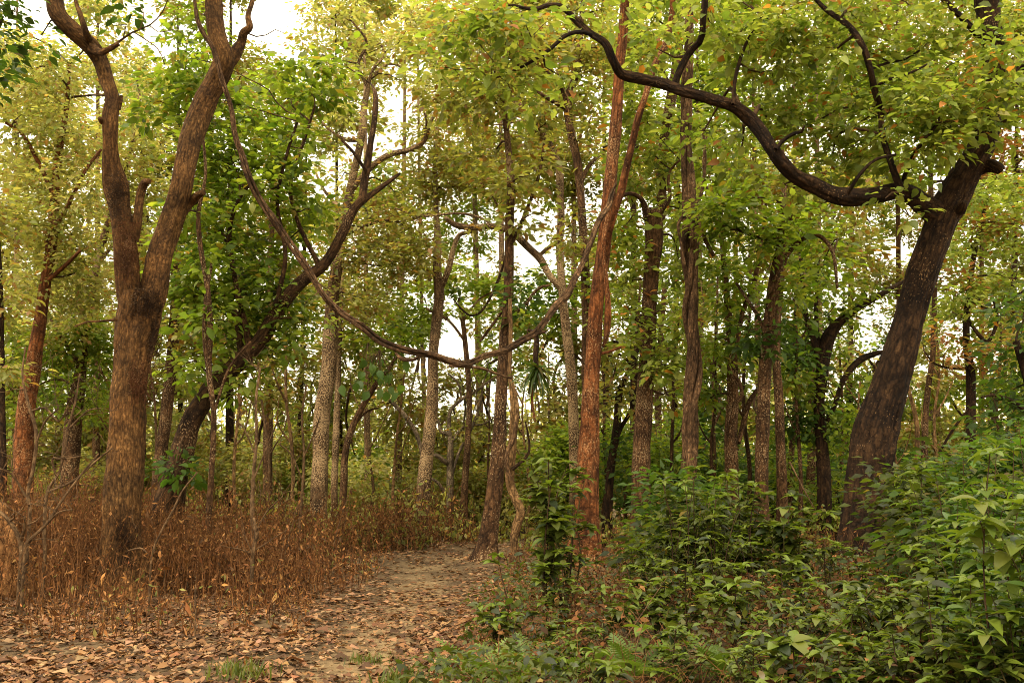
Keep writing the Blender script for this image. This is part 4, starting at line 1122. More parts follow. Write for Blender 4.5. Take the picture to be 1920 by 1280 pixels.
bare("bare wiry sapling behind the brush near the pale speckled trunk", 19.0, [[(560,1010,6),(566,930,6),(570,850,5),(566,780,4),(575,720,3)], [(567,900,3),(545,850,3),(520,830,2)], [(568,860,3),(590,810,3),(600,780,2)]], seed=29)

for k in range(26):
    Y = random.uniform(11.5, 19); px = random.uniform(10, 760); zz = gz1((px - 960) / F * Y, Y)
    if path_dist([(px - 960) / F * Y], [Y])[0] < 1.4: continue
    h = random.uniform(.9, 1.7); pyb = 902 + (CAMZ - zz) * F / Y; pyt = 902 + (CAMZ - zz - h) * F / Y; ln = random.uniform(-40, 40)
    b = np.array([(px - 960) / F * Y, Y, zz - .05]); t = thing("dry_stalk", "%s dry stalk in brush near %s" % (tall(h), mark(px)), "stalk", b, "dry stalks in the brush")
    mb = MB(); q = np.array([[0, 0, 0], [ln * .001 * h, .02, h * .4], [ln * .004 * h, .05, h * .75], [ln * .007 * h, .03, h]]); r0 = random.uniform(.006, .011)
    tube(mb, q, [r0, r0 * .8, r0 * .6, r0 * .3], 5, .12, cap=False); mb.build("stem", random.choice([B_SAPL, B_DRYSTEM]), t)
    n = random.randint(6, 16); kk = rng.random(n); pp_ = np.stack([np.interp(kk, [0, .4, .75, 1], q[:, c]) for c in range(3)], -1)
    tag(leaf_mesh("dry_leaves", pp_, np.stack([rng.normal(0, .6, n), rng.normal(0, .6, n), np.full(n, -.8)], -1), rng.normal(0, 1, (n, 3)), rng.uniform(.06, .13, n), colours('dry', n) * 1.25, M_DRY, t, 4, (0, 0, 0), .8), kind="stuff")

# ------------------------------------------------------------------ shrubs
SHRUB_VAR = {k: leaf_variants(k, 10, M_SHRUB, droop=(-.05, -.55), wid=(.75, 1.1)) for k in ('shrub', 'dark', 'bright')}
def shrub(label, px, Y, top_py, spread, nst, size, kind='shrub', group=None, name="shrub", whorl=6, along=9, side=2, lean=0.0, stem_r=.009, drop=.0):
    b = np.array([(px - 960) / F * Y * 1.0, Y, 0.0]); b[2] = gz1(b[0], b[1])
    top = P(px, top_py, Y)[2]
    h = max(.18, top - b[2])
    t = thing(name, label, "shrub", b, group)
    sv = random.uniform(.6, 1.2) if group else 1.0
    if group: t["label"] = "%s %s%s in the tangle before %s" % (tall(h), "small-leaved " if sv < .8 else "large-leaved " if sv > 1.05 else "", label, mark(px))
    if sv < .85: along = int(along * 1.5); side += 1
    pos = []; D = []; up = []; sz = []; young = []
    for s in range(nst):
        az = random.random() * 2 * math.pi if nst > 1 else 0
        hh = h * (1.0 if s == 0 else random.uniform(.55, .98))
        out = spread * (0.15 if s == 0 else random.uniform(.4, 1.0))
        tip = np.array([math.cos(az) * out + lean, math.sin(az) * out, hh])
        bow = rng.normal(0, .05 * h, 3)
        tt = np.linspace(0, 1, 7)[:, None]
        pts = np.array([tip[0], tip[1], 0]) * tt ** 1.5 + np.array([0, 0, tip[2]]) * tt + bow * np.sin(tt * math.pi)
        mb = MB(); tube(mb, pts, np.linspace(stem_r, stem_r * .35, 7), 4, .2, cap=False); mb.build("stem", B_GREENSTEM if s % 3 else B_TWIG, t)
        tracks = [(pts, along, whorl)]
        tw = MB()
        for q in range(side):
            k = random.uniform(.35, .9); A = np.array([np.interp(k, np.linspace(0, 1, 7), pts[:, c]) for c in range(3)])
            a2 = random.random() * 6.28; L = spread * random.uniform(.4, .8) * (1.1 - .5 * k)
            e = A + np.array([math.cos(a2) * L, math.sin(a2) * L, L * random.uniform(.1, .6)])
            sp = np.array([A, A * .5 + e * .5 + np.array([0, 0, L * .08]), e])
            twig(tw, sp, stem_r * .5, stem_r * .25, 4)
            tracks.append((sp, max(3, along // 2), max(3, whorl - 2)))
        tw.build("twigs", B_GREENSTEM, t)
        for pts_, al, wh in tracks:
            m_ = len(pts_)
            tip_d = pts_[-1] - pts_[-2]; tip_d /= np.linalg.norm(tip_d) + 1e-9
            for q in range(al):
                k = .3 + .68 * (q + random.random() * .6) / al
                A = np.array([np.interp(k, np.linspace(0, 1, m_), pts_[:, c]) for c in range(3)])
                a2 = q * 2.4 + s
                young.append(False); pos.append(A); D.append([math.cos(a2), math.sin(a2), random.uniform(-.25, .45) - drop]); up.append([random.gauss(0, .25), random.gauss(0, .25), 1]); sz.append(size * random.uniform(.7, 1.2))
            for q in range(wh):
                a2 = q * 6.283 / wh + random.random() * .7
                young.append(True); pos.append(pts_[-1]); D.append([math.cos(a2), math.sin(a2), random.uniform(0, .8) - drop]); up.append([random.gauss(0, .2), random.gauss(0, .2), 1]); sz.append(size * random.uniform(.65, 1.15))
    wid = random.uniform(.62, 1.15); sz = [v * sv for v in sz]
    var = SHRUB_VAR[kind] + SHRUB_VAR['bright']
    pick = [random.randrange(10, 20) if (tp and random.random() < .6) or random.random() < .08 else random.randrange(10) for tp in young]
    obj_leaves(t, (0, 0, 0), np.array(pos), np.array(D), np.array(up), np.array(sz), (pick, var), width=wid)
    return t

shrub("tall leafy sapling with drooping dark leaves standing where path meets thicket", 1018, 10.4, 862, .38, 5, .17, 'shrub', name="leafy_sapling", whorl=8, along=18, side=4, stem_r=.014)
shrub("broad shrub with spreading leaf whorls between tall sapling and red trunk", 1058, 11.2, 868, .40, 6, .16, 'shrub', whorl=8, along=9, side=3, stem_r=.012)
shrub("shrub with fresh light green whorls in front of the twisted climbers", 1300, 11.0, 880, .50, 10, .15, 'shrub', whorl=8, along=10, side=4, stem_r=.011)
shrub("dense shrub of pointed green leaves beside the reddish brown trunk", 1372, 11.6, 890, .46, 10, .15, 'shrub', whorl=8, along=10, side=4, stem_r=.011)
shrub("open shrub with long pointed leaves before the speckled trunks", 1490, 10.8, 930, .42, 7, .165, 'shrub', whorl=7, along=9, side=3, stem_r=.010)
shrub("low shrub with a bright rosette above the dark hollow of the bank", 1362, 8.2, 1095, .26, 3, .16, 'shrub', whorl=8, along=6, side=1)
shrub("plant with large glossy pale green leaves rising highest at the thicket's right end", 1868, 5.9, 850, .34, 4, .165, 'bright', name="broadleaf_plant", whorl=7, along=9, side=3, stem_r=.009)
shrub("low broad-leaved plant with a few wide pale leaves on the bank", 1205, 7.9, 1180, .2, 2, .17, 'bright', name="broadleaf_plant", whorl=5, along=3, side=0)
shrub("upright shrub against the foot of the massive slanting trunk", 1712, 10.4, 872, .38, 4, .18, 'shrub', whorl=7, along=9, side=2, stem_r=.011)
shrub("small sapling with a slanting bare stem leaning over the path's edge", 985, 9.6, 1040, .12, 1, .13, 'shrub', name="leafy_sapling", whorl=7, along=5, side=1, lean=-.28, stem_r=.010)
GD = "shrubs of the thicket on the right"
LD = "dark shrub"
for (px, Y, tp, sp) in ((1760, 9.2, 890, .5), (1810, 10.2, 842, .55), (1868, 8.2, 835, .5), (1905, 9.6, 790, .6), (1800, 7.2, 985, .45), (1885, 7.0, 960, .45), (1740, 7.6, 1010, .4), (1850, 6.2, 1080, .4), (1915, 5.9, 1010, .35), (1770, 8.2, 940, .45), (1840, 7.8, 905, .45), (1900, 6.6, 1120, .4)):
    shrub(LD, px, Y, tp, sp, 5, .155, 'dark' if random.random() < .55 else 'shrub', group=GD, whorl=7, along=9, side=3)
GL = "low shrubs along the bank"
LL = "green shrub"
for (px, Y, tp, sp) in ((1180, 9.6, 1062, .34), (1245, 10.2, 975, .36), (1125, 9.0, 1105, .3), (1000, 8.6, 1150, .3), (935, 9.3, 1135, .25), (1540, 10.0, 1010, .3), (1585, 8.6, 1095, .3), (1640, 8.6, 1085, .3), (1690, 8.2, 1060, .34), (1450, 9.2, 1040, .3), (1400, 10.0, 985, .36),
                        (1330, 9.4, 1010, .34), (1280, 8.8, 1060, .32), (1700, 6.8, 1120, .34), (1790, 6.4, 1090, .34), (1570, 7.4, 1150, .3), (1460, 7.6, 1140, .3), (1620, 6.6, 1190, .3), (1080, 8.1, 1175, .26), (1265, 7.4, 1180, .26), (1060, 10.0, 1060, .28), (1600, 10.4, 1060, .24), (1340, 10.6, 930, .4), (1230, 9.0, 1090, .3), (1270, 10.8, 905, .42), (1420, 11.2, 920, .42), (1180, 11.0, 1030, .3), (1500, 9.2, 1090, .24), (1380, 8.8, 1060, .34), (1600, 7.8, 1110, .32), (1500, 8.0, 1110, .32), (1420, 7.2, 1190, .28), (1660, 7.4, 1120, .32), (1740, 6.6, 1150, .3), (1100, 6.9, 1220, .24), (1390, 6.8, 1215, .26), (1480, 6.6, 1205, .26), (1550, 6.5, 1210, .26), (1650, 6.4, 1190, .28), (1730, 6.2, 1190, .28), (1800, 6.0, 1180, .28), (1880, 5.8, 1170, .28)):
    shrub(LL, px, Y, tp, sp, 4, .13, 'shrub', group=GL, whorl=7, along=7, side=2)

# ------------------------------------------------------------------ ferns
def frond_mesh():
    V = []; T = []; n = 15
    for k in range(n):
        y = .12 + .88 * k / n; w = .26 * math.sin(math.pi * min(1, (y + .12) / 1.12)) ** .8 * (1 - .35 * y) + .01
        z = -.38 * y * y + .05 * y
        for s in (-1, 1):
            a = len(V)
            V += [[0, y - .018, z], [s * w * .5, y + .01 + w * .16, z + .015], [s * w, y + .05 + w * .2, z - .03], [s * w * .5, y + .045 + w * .16, z + .012], [0, y + .022, z]]
            T += [[a, a + 1, a + 3], [a, a + 3, a + 4], [a + 1, a + 2, a + 3]]
    a = len(V)
    ys = np.linspace(0, 1, 7)
    for y in ys: V += [[-.006, y, -.38 * y * y + .05 * y + .004], [.006, y, -.38 * y * y + .05 * y + .004]]
    for k in range(6): T += [[a + 2 * k, a + 2 * k + 1, a + 2 * k + 3], [a + 2 * k, a + 2 * k + 3, a + 2 * k + 2]]
    return np.array(V), np.array(T)
FV, FT = frond_mesh()
FRONDS = [make_mesh("frond", FV * np.array([random.uniform(.85, 1.15), 1, random.uniform(.7, 1.3)]), [FT], M_SHRUB, None, np.tile(c, (len(FV), 1)), smooth=False) for c in ((.12, .18, .022), (.16, .22, .03), (.09, .14, .018))]
LF = "bright green fern at the foot of the bank beside the path"
for (px, Y, n, L) in ((900, 8.0, 8, .40), (985, 7.9, 9, .44), (1045, 7.8, 8, .42), (1120, 8.0, 7, .36), (1185, 7.8, 9, .44), (1340, 7.7, 9, .46), (955, 7.7, 8, .38), (850, 8.2, 6, .28), (1600, 7.6, 8, .40), (1270, 7.7, 7, .36), (1440, 8.4, 8, .36), (1575, 9.2, 8, .40), (1500, 7.6, 8, .40)):
    b = np.array([(px - 960) / F * Y, Y, 0]); b[2] = gz1(b[0], b[1])
    t = thing("fern", "%d-frond bright fern at bank's foot before %s" % (n, mark(px)), "fern", b, "ferns at the foot of the bank")
    az = np.arange(n) * 6.283 / n + rng.random(n) * .6
    el = rng.uniform(.45, 1.1, n)
    D = np.stack([np.cos(az) * np.cos(el), np.sin(az) * np.cos(el), np.sin(el)], -1)
    X, Yv, Z = leaf_frames(D, np.tile([0, 0, 1.0], (n, 1)))
    for k in range(n):
        o = bpy.data.objects.new("frond", FRONDS[k % 3]); COL.objects.link(o); o.parent = t
        s = L * random.uniform(.8, 1.25)
        o.matrix_basis = Matrix([[X[k][c] * s, Yv[k][c] * s, Z[k][c] * s, .01 * D[k][c] if c < 2 else .0] for c in range(3)] + [[0, 0, 0, 1]])

# ------------------------------------------------------------------ fallen leaves
def litter_positions(n):
    Y = 5.5 + 22 * rng.random(n) ** 1.7
    x = (rng.random(n) * 2 - 1) * .60 * Y
    d = path_dist(x, Y)
    keep = rng.random(n) < np.where(d < .3, np.where(Y > 12, .75, .42), np.where(d < .6, .8, 1.0)) * np.where(Y > 11, 1.0, .9)
    cl = vnoise(np.stack([x * 1.2, Y * 1.2, x * 0], -1), 21)
    keep &= rng.random(n) < np.clip(.8 + .6 * cl, .35, 1)
    keep &= ~((x > .3) & (rng.random(n) < .95))
    return x[keep], Y[keep]
lx, ly = litter_positions(105000)
nl = len(lx)
lz = gz(lx, ly) + .012 + .03 * rng.random(nl)
az = rng.random(nl) * 6.283
D = np.stack([np.cos(az), np.sin(az), rng.normal(.02, .10, nl)], -1)
up = np.stack([rng.normal(0, .16, nl), rng.normal(0, .16, nl), np.ones(nl)], -1)
sz = .069 * np.exp(rng.normal(0, .36, nl))
pos = np.stack([lx, ly, lz], -1)
colr = colours('litter', nl)
vis = (np.abs(lx / ly + .02) < .5) & (ly > 7.6) & (lx < 0.2)
order = np.argsort(np.where(vis, ly - sz * 2, 1e6))[:300]
rest = np.ones(nl, bool); rest[order] = False
LEAF[9] = (LEAF[6][0].copy(), LEAF[6][1])
v9 = LEAF[9][0]; v9[:, 0] *= 1.35; v9[:, 2] = .09 * np.sin(v9[:, 1] * 5.5) + np.abs(v9[:, 0]) * .35
near = rest & (ly < 12.5); far = rest & (ly >= 12.5)
litter = leaf_mesh("leaf_litter", pos[near], D[near], up[near], sz[near], colr[near], M_DRY, None, 9, (0, 0, 0), rng.uniform(.8, 1.3, int(near.sum())))
tag(leaf_mesh("far_leaf_litter", pos[far], D[far], up[far], sz[far] * 1.15, colr[far], M_DRY, litter, 2, (0, 0, 0), 1.3), kind="stuff")
tag(litter, "carpet of dry orange-brown fallen leaves over the forest floor", "leaf litter", kind="stuff")
FALL = []
for k in range(12):
    V = LEAF[8][0].copy()
    V[:, 0] *= random.uniform(1.2, 1.6)
    V[:, 2] = random.uniform(.05, .16) * np.sin(V[:, 1] * random.uniform(3, 6)) + np.abs(V[:, 0]) * random.uniform(-.2, .7)
    FALL.append(make_mesh("fallen_leaf", V, [LEAF[8][1]], M_DRY, None, np.repeat(colours('litter', 1), len(V), 0)))
X, Yv, Z = leaf_frames(D[order], up[order])
for q, k in enumerate(order):
    o = bpy.data.objects.new("fallen_leaf", FALL[q % 12]); COL.objects.link(o); o.parent = ground
    s = sz[k]
    o.matrix_basis = Matrix([[X[q][c] * s, Yv[q][c] * s, Z[q][c] * s, pos[k][c]] for c in range(3)] + [[0, 0, 0, 1]])

# small grass tufts along the path
for (px, Y, h, lab) in ((470, 8.3, .16, "small grass tuft among fallen leaves left of the path"), (765, 8.0, .20, "grass tuft at the path edge by the ferns"), (700, 9.4, .10, "tiny green seedling tuft in the leaf litter near the path")):
    b = np.array([(px - 960) / F * Y, Y, 0]); b[2] = gz1(b[0], b[1])
    n = 150
    ps = np.stack([rng.normal(0, .12, n), rng.normal(0, .12, n), np.zeros(n)], -1)
    D = np.stack([rng.normal(0, .35, n), rng.normal(0, .35, n), np.ones(n)], -1)
    t = leaf_mesh("grass_tuft", ps, D, rng.normal(0, 1, (n, 3)), h * rng.uniform(.5, 1.2, n), colours('lime', n) * .5, M_SHRUB, None, 4, (0, 0, 0), .18)
    t.location = b; tag(t, lab, "grass", kind="stuff")

# ------------------------------------------------------------------ dry brush on the left (nobody could count its stems)
def brush(n, xlim, ylim, hmax, name, label, kind, edge, leafn=7, matl=M_DRY, stem_mat=B_DRYSTEM, lsize=.055, lw=.62):
    Yb = ylim[0] + (ylim[1] - ylim[0]) * rng.random(n) ** 1.35
    xb = xlim[0] * Yb / 12 + (xlim[1] - xlim[0]) * rng.random(n) * Yb / 12
    keep = edge(xb, Yb)
    xb, Yb = xb[keep], Yb[keep]; m = len(xb)
    zb = gz(xb, Yb)
    hs = hmax * (.35 + .65 * rng.random(m) ** .8) * (.78 + .5 * vnoise(np.stack([xb * .7, Yb * .7, xb * 0], -1), 77))
    hs *= .45 + .55 * np.clip((path_dist(xb, Yb) - .9) / 1.5, 0, 1)
    hs *= .55 + .45 * sstep(ylim[0], ylim[0] + 2.2, Yb)
    lean = rng.normal(0, .24, (m, 2)) * hs[:, None] * np.where(rng.random(m) < .22, 2.8, 1.0)[:, None]
    hs = hs * np.where(np.hypot(lean[:, 0], lean[:, 1]) > .6 * hs, .65, 1.0)
    b = np.stack([xb, Yb, zb - .02], -1)
    q1 = b + np.stack([lean[:, 0] * .35, lean[:, 1] * .35, hs * .5], -1) + rng.normal(0, .02, (m, 3))
    q2 = b + np.stack([lean[:, 0], lean[:, 1], hs], -1)
    rings = np.stack([b, q1, q2], 1)                       # (m,3,3)
    rad = np.array([.0052, .0042, .0022])[None, :] * (.8 + .7 * rng.random((m, 1))) * (Yb / 12)[:, None] ** .6
    th = np.array([0, 2.094, 4.189])
    ring = np.stack([np.cos(th), np.sin(th), th * 0], -1)  # (3,3)
    V = (rings[:, :, None, :] + rad[:, :, None, None] * ring[None, None]).reshape(-1, 3)
    base = (np.arange(m) * 9)[:, None, None]
    i = np.array([0, 3])[:, None]; j = np.arange(3)[None]; j2 = (j + 1) % 3
    Q = np.stack([i + j, i + j2, i + 3 + j2, i + 3 + j], -1).reshape(1, 6, 4) + base
    U = np.tile(np.array([[0, 0], [.01, 0], [.02, 0], [0, .5], [.01, .5], [.02, .5], [0, 1], [.01, 1], [.02, 1]]), (m, 1)) + np.repeat(rng.random((m, 2)) * 5, 9, 0)
    root = link(name, make_mesh(name, V, [Q.reshape(-1, 4)], stem_mat, U, None))
    tag(root, label, "brush", kind="stuff")
    k = rng.integers(0, m, m * leafn)
    t = rng.random(len(k)) ** .7 * .9 + .1
    p = np.where(t[:, None] < .5, b[k] + (q1[k] - b[k]) * t[:, None] * 2, q1[k] + (q2[k] - q1[k]) * (t[:, None] * 2 - 1))
    D = np.stack([rng.normal(0, .6, len(k)), rng.normal(0, .6, len(k)), rng.normal(-.55, .6, len(k))], -1)
    up = rng.normal(0, 1, (len(k), 3))
    s = lsize * np.exp(rng.normal(0, .35, len(k))) * (Yb[k] / 12) ** .5
    cl_ = colours(kind, len(k))
    pt = vnoise(np.stack([xb[k] * .5, Yb[k] * .5, xb[k] * 0], -1), 91)
    cl_ = cl_ * (1 + .45 * pt[:, None])
    if kind == 'dry':
        g_ = rng.random(len(k)) < np.clip(.06 + .25 * (pt - .2) + .03 * sstep(16, 22, Yb[k]), 0, .4)
        cl_[g_] = colours('olive', int(g_.sum())) * .6
    lf = leaf_mesh("dry_leaves", p + D * .01, D, up, s, cl_, matl, root, 2, (0, 0, 0), lw)
    tag(lf, kind="stuff")
    return root
def left_edge(x, y):
    d = path_dist(x, y)
    return (x < np.interp(y, PATH[:, 1], PATH[:, 0])) & (d > .85) & (rng.random(len(x)) < (sstep(.7, 2.2, d) * .85 + .12) * (sstep(11.0, 15.5, y + 1.6 * vnoise(np.stack([x * .7, y * .7, x * 0], -1), 55)) * .95 + .03) * np.clip(.62 + .9 * vnoise(np.stack([x * .95, y * .95, x * 0 + 3], -1), 56), .12, 1))
brush(30000, (-8, 0.6), (10.4, 28), 1.55, "dry_brush", "thicket of thin dry brown stems with withered leaves left of the path", 'dry', left_edge)
def right_edge(x, y):
    return (x > np.interp(y, PATH[:, 1], PATH[:, 0]) + 1.2)
brush(2600, (-.5, 8), (11.5, 26), .95, "dry_brush", "dry brown stems and grass between the trunks right of the path", 'dry', right_edge, leafn=5)
def far_edge(x, y):
    return path_dist(x, y) > 1.0
gb = brush(5200, (-7.5, 7.5), (22, 48), 1.7, "green_brush", "tall green and brown undergrowth filling the forest floor behind the trunks", 'olive', far_edge, leafn=9, matl=M_LEAF, stem_mat=B_TWIG, lsize=.085, lw=1.0)

# ------------------------------------------------------------------ undergrowth on the right bank
def carpet(n, name, label, kind, mat, size, zfun, tmpl, seed):
    Y = 6.0 + 10 * rng.random(n) ** 1.3
    x = -.75 + (Y * .60 + .75) * rng.random(n)
    keep = x > -.55 + .25 * np.sin(Y * 1.7) - .0 * Y + .12 * np.maximum(0, Y - 8)
    cl = vnoise(np.stack([x * 1.4, Y * 1.4, x * 0], -1), seed)
    keep &= rng.random(n) < np.clip(.42 + 1.3 * cl, .02, 1)
    if kind == 'dry': keep &= (Y > 8.2) | (rng.random(n) < .3)
    x, Y, cl = x[keep], Y[keep], cl[keep]; m = len(x)
    z = gz(x, Y) + zfun(m) * (1 + .6 * cl)
    D = rng.normal(0, 1, (m, 3)); D[:, 2] = D[:, 2] * .4 - .1
    up = rng.normal(0, .5, (m, 3)) + np.array([0, 0, 1.0])
    o = leaf_mesh(name, np.stack([x, Y, z], -1), D, up, size * np.exp(rng.normal(0, .35, m)), colours(kind, m) * (.7 if kind == 'dry' else 1), mat, None, tmpl)
    return tag(o, label, "undergrowth", kind="stuff")
carpet(34000, "creeper_cover", "mat of small-leaved green creepers over the bank", 'shrub', M_SHRUB, .055, lambda m: .03 + .42 * rng.random(m) ** 1.2, 4, 41)
carpet(26000, "dead_undergrowth", "brown dead leaves and debris caught in the bank's undergrowth", 'dry', M_DRY, .05, lambda m: .01 + .42 * rng.random(m) ** 1.2, 4, 47)
tw = MB()
for _ in range(3800):
    Y = 6.2 + 8 * random.random(); x = -.3 + random.random() * (Y * .58 + .3)
    z = gz1(x, Y) + random.random() * .05
    d = np.array([random.gauss(0, 1), random.gauss(0, 1), abs(random.gauss(.3, .7))]); d /= np.linalg.norm(d)
    L = random.uniform(.2, .65); p = np.array([x, Y, z])
    twig(tw, [p, p + d * L * .4 + rng.normal(0, .03, 3), p + d * L * .75 + rng.normal(0, .04, 3), p + d * L + np.array([0, 0, -.15 * L])], random.uniform(.002, .005), .0015)
o = tw.build("dead_stems", B_DRYSTEM, None); tag(o, "tangle of thin dead stems through the bank's undergrowth", "undergrowth", kind="stuff")
# bare sticks leaning in the bank
for (a, b_, Y, w, lab) in (((1150,1230), (1252,1080), 8.2, 2.6, "long pale stick leaning across the bank below the red trunk"), ((1190,1268), (1215,1150), 7.6, 2.2, "short thin stick standing in the bank near the ferns"),
                        ((1480,865), (1535,968), 13.0, 3.0, "pale broken stem leaning before the speckled trunks"), ((1500,1240), (1640,1105), 7.4, 2.4, "thin brown stick slanting in the shade under the slanting tree"), ((1020,1272), (1062,1240), 7.2, 3.0, "white bare stick lying by the ferns")):
    p = P(*a, Y); q = P(*b_, Y + .15); mb = MB()
    tube(mb, np.array([p, (p + q) / 2 + rng.normal(0, .015, 3), q]), np.array([w, w * .9, w * .6]) * .5 * mpp(a[1], Y), 6, .08, .1)
    o = mb.build("dead_stick", B_SAPL, None, p); o.location = p; tag(o, lab, "stick")

# ------------------------------------------------------------------ thicket and far trees
def bush(label, x, y, w, h, kind, group, size=.15, den=.9, name="bush"):
    z = gz1(x, y); b = np.array([x, y, z])
    t = thing(name, label, "bush", b, group)
    tw = MB(); parts = []
    stem = np.array([b + [0, 0, -.05], b + [.05, 0, h * .25], b + [-.05, .05, h * .5]])
    tube(tw, stem, [.04, .03, .02], 5, .2, cap=False)
    NP = stem; NR = np.array([.04, .03, .02])
    for q in range(3):
        c = b + np.array([rng.normal(0, w * .3), rng.normal(0, w * .3), h * rng.uniform(.35, .72)])
        cen, dirs, nlf = grow_blob(tw, (NP, NR), c, np.array([w * .42, w * .42, h * .32]), den, size, 30)
        parts.append(clump_leaves(cen, dirs, nlf, size, .34, kind))
    tw.build("stems", B_TWIG, t, b)
    ps, D, up, s, cl = [np.concatenate(v) for v in zip(*parts)]
    ps[:, 2] = np.maximum(ps[:, 2], z + .02)
    tag(leaf_mesh("foliage", ps, D, up, s, cl, M_LEAF, t, 2, b), kind="stuff")
GBG = "bushes of the background thicket"
for (px, Y, wpx, top, kind, lab) in ((1055, 30, 80, 765, 'green', "rounded dark green bush in the gap behind the pale speckled trunk"),):
    xx = (px - 960) / F * Y; bush(lab, xx, Y, wpx * Y / F, P(px, top, Y)[2] - gz1(xx, Y), kind, None, size=.17, den=1.2)
for (px, Y, top, w, kd) in ((1220,14.5,985,.9,'shrub'),(1255,12.6,960,.9,'shrub'),(1330,13.2,920,1.0,'shrub'),(1395,12.8,960,.8,'shrub'),(1740,12.6,850,1.2,'shrub'),(1800,13.6,800,1.3,'dark'),(1860,12.4,790,1.3,'dark'),(1915,11.6,760,1.3,'dark'),(1780,11.2,880,1.1,'dark'),(1290,14.2,900,1.1,'dark'),(1880,10.2,850,1.2,'shrub'),(1840,9.0,930,1.0,'dark')):
    xx = (px - 960) / F * Y
    bush("%s bushy %sundergrowth shrub growing close before %s" % (tall(P(px, top, Y)[2] - gz1(xx, Y)), "dark " if kd == "dark" else "", mark(px)), xx, Y, w, P(px, top, Y)[2] - gz1(xx, Y), kd, "bushes among the trunk bases", size=.125, den=.8)
LBK = {'green': "green bush in the background thicket between the trunks", 'olive': "brownish olive bush in the background thicket between the trunks", 'dark': "dark green bush in the shaded background thicket", 'yellow': "pale yellow-green bush far back in the bright gaps"}
for k in range(74):
    Y = random.uniform(25, 52); px = random.uniform(-60, 1980)
    kind = random.choice(['green', 'green', 'olive', 'olive', 'yellow']) if px < 1120 else random.choice(['green', 'dark', 'dark', 'olive'])
    if px > 1680: kind = random.choice(['yellow', 'olive', 'green'])
    h = random.uniform(1.4, 4.4) * (1.2 if Y > 38 else .9)
    if 640 < px < 980: Y = random.uniform(36, 54); h = min(h, 2.6)
    x = (px - 960) / F * Y
    if path_dist([x], [Y])[0] < 1.4: continue
    bush("%s %s background bush behind %s" % ("tall" if h > 3 else "low" if h < 2.2 else "middling", dict(green="green", olive="olive brown", dark="dark green", yellow="pale yellow-green")[kind], mark(px)), x, Y, random.uniform(2.0, 3.6), h, kind, GBG, size=.105 + .0018 * Y, den=.5)

# the canopy behind: trunks deep in the forest, crowns filling all but the bright gaps
GAPS = [(60,30,40,30),(290,50,60,45),(500,45,55,60),(750,140,28,45),(775,295,35,25),(725,225,30,35),(915,470,40,32),(600,330,22,35),(868,650,50,28),(890,760,30,30),(490,820,4,30),(1620,650,34,70),(1830,645,22,14),(1035,690,30,45),(560,330,20,30),(1150,780,14,30),(1000,480,12,25)]
BACK = [(30,36),(110,40),(180,34),(250,38),(340,42),(430,40),(500,36),(560,42),(640,44),(690,36),(745,40),(800,46),(905,42),(945,38),(1078,36),(1140,40),(1190,34),(1260,44),(1320,34),(1380,40),(1430,34),(1500,40),(1540,36),(1590,46),(1690,44),(1760,36),(1840,40),(1890,34)]
def back_kind(px, py):
    r = random.random()
    if py > 640: return random.choice(['olive', 'green', 'yellow', 'olive']) if px < 1130 or px > 1680 else random.choice(['green', 'dark', 'olive'])
    if px < 300: return 'yellow' if py < 560 or r < .4 else 'green'
    if px < 560: return 'olive' if r < .6 else 'green'
    if px < 840: return 'yellow' if py < 330 else ('olive' if r < .75 else 'green')
    if px < 1130: return 'olive' if r < .7 else ('yellow' if r < .85 else 'green')
    if px < 1740: return 'olive' if r < .40 else ('lime' if r < .75 else 'green')
    return 'lime' if r < .5 else ('rust' if r < .68 else 'olive')
lobes = [[] for _ in BACK]
for gy in range(13):
    for gx in range(28):
        px = -30 + gx * 73 + random.uniform(-28, 28) + (gy % 2) * 36; py = -10 + gy * 74 + random.uniform(-26, 26)
        if any(((px - g[0]) / (g[2] + 24)) ** 2 + ((py - g[1]) / (g[3] + 20)) ** 2 < 1 for g in GAPS): continue
        k = min(range(len(BACK)), key=lambda q: abs(BACK[q][0] - px) + random.uniform(0, 50))
        den = random.uniform(.55, .95) * (1.05 if py > 640 else 1.0)
        lobes[k].append((px, py, random.uniform(46, 62), random.uniform(36, 50), den, random.uniform(-3.5, 3.5), back_kind(px, py)))
LBACK = {'yellow': "tall distant tree with yellow crown far back in the forest", 'olive': "tall distant tree with olive crown far back in the forest", 'green': "tall distant tree with green crown far back in the forest", 'lime': "tall distant tree with lime green crown far back in the forest"}
for (px, Y), lb in zip(BACK, lobes):
    if not lb: continue
    kinds = [l[6] for l in lb if l[6] in LBACK] or ['olive']
    kd = max(sorted(set(kinds)), key=kinds.count)
    top = min(l[1] for l in lb) + 20
    w = random.uniform(.20, .34) * F / Y; tl = random.uniform(-20, 20)
    tree("distant_tree", LBACK[kd].replace("far back in the forest", "far behind " + mark(px)), Y, [(px, 985, w * 1.05), (px + tl * .2, 820, w), (px + tl * .5, 600, w * .8), (px + tl * .8, (600 + top) / 2, w * .6), (px + tl, top, w * .25)] if top < 560 else [(px, 985, w), (px + tl * .3, 860, w * .9), (px + tl, top, w * .4)],
         blobs=lb, bark=random.choice([B_BROWN, B_PALE, B_BROWN, B_DARK]), leaf=kd, size=.20, rc=.40, per=38, tmpl=2, dens=1.12, sides=9, ds=.3, group="distant trees")

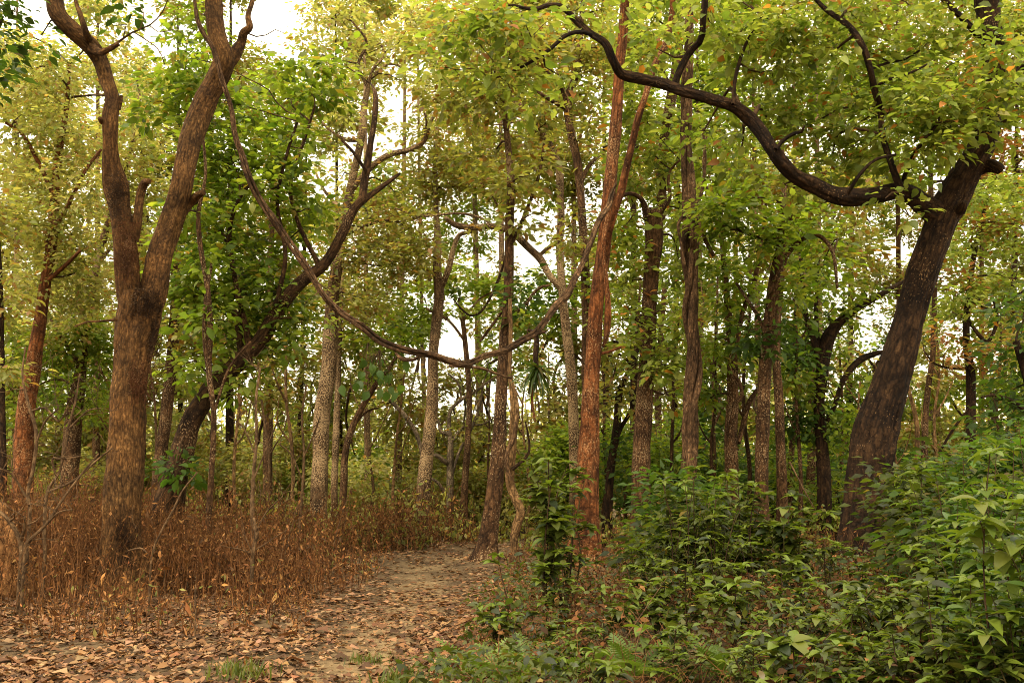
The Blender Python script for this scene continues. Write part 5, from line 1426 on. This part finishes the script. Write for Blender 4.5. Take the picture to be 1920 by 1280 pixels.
# thin crooked stems that crowd the middle distance
for (px, Y, w, top, bk) in ((215,30,7,560,B_TAN),(285,33,6,600,B_SAPL),(448,27,7,610,B_TAN),(505,31,6,660,B_SAPL),(540,29,8,600,B_TAN),(690,33,6,640,B_SAPL),(735,30,6,700,B_TAN),(862,40,6,700,B_GREY),(905,36,5,690,B_SAPL),(990,31,6,700,B_TAN),(1035,33,6,660,B_GREY),
                        (1128,27,7,560,B_UMBER),(1172,29,7,520,B_BROWN),(1262,25,8,600,B_UMBER),(1330,27,8,520,B_BROWN),(1345,24,7,600,B_UMBER),(1402,26,9,480,B_UMBER),(1500,24,8,560,B_BROWN),(1560,28,7,620,B_UMBER),(1590,31,6,700,B_TAN),(1770,30,7,640,B_TAN),(1862,28,8,600,B_UMBER),(1700,33,6,700,B_TAN)):
    j = lambda a: random.uniform(-a, a)
    ys = np.linspace(985, top, 6); xs = px + np.cumsum([0] + [j(11) for _ in range(5)])
    line = [(x, y, w * (1.1 - .12 * k)) for k, (x, y) in enumerate(zip(xs, ys))]
    lm = []
    for k in (2, 3, 4):
        sx = random.choice((-1, 1)); x, y = xs[k], ys[k]
        lm.append(([(x, y, w * .6), (x + sx * 14, y - 22 + j(8), w * .45), (x + sx * 26, y - 52 + j(14), w * .35), (x + sx * (34 + j(14)), y - 88, w * .2)], random.uniform(-.6, .6)))
    tree("slender_tree", "thin crooked %s stem far behind %s" % ({B_TAN: "tan", B_SAPL: "pale brown", B_GREY: "grey", B_UMBER: "dark", B_BROWN: "brown"}[bk], mark(px)), Y, line, limbs=lm,
         blobs=[(xs[5] + j(20), top - 20, 30, 24, .3), (xs[4] + j(30), ys[4] - 40, 26, 20, .25)], bark=bk, leaf='olive', size=.15, tmpl=2, sides=7, ds=.25, group="thin stems in the middle distance")

# the far wood that closes the view reads as one mass
fw = MB(); pos = []; cols = []; 
for k in range(420):
    Y = random.uniform(62, 120); x = random.uniform(-.62, .62) * Y
    h = random.uniform(3.5, 11.0) * (.6 if abs(x / Y + .04) < .05 else 1.0)
    n = 150
    c = np.array([x, Y, gz1(x, Y) + h * .55]); q = ellipsoid_pts(n, .2) * np.array([h * .55, h * .4, h * .5]) + c
    pos.append(q); cols.append(colours(random.choice(['yellow', 'olive', 'yellow', 'green']), n))
    b = np.array([x, Y, gz1(x, Y) - .2]); twig(fw, [b, b + [.1, 0, h * .5], b + [.2, 0, h]], .12, .04, 5)
pos = np.concatenate(pos); cols = np.concatenate(cols); n = len(pos)
root = fw.build("far_wood", B_BROWN, None); tag(root, "pale mass of far woodland closing the view between the trunks", "woodland", kind="stuff")
D = rng.normal(0, 1, (n, 3)); D[:, 2] -= .3
tag(leaf_mesh("far_foliage", pos, D, rng.normal(0, .6, (n, 3)) + np.array([0, 0, 1.0]),   .52 * np.exp(rng.normal(0, .3, n)), cols, M_LEAF, root, 2), kind="stuff")
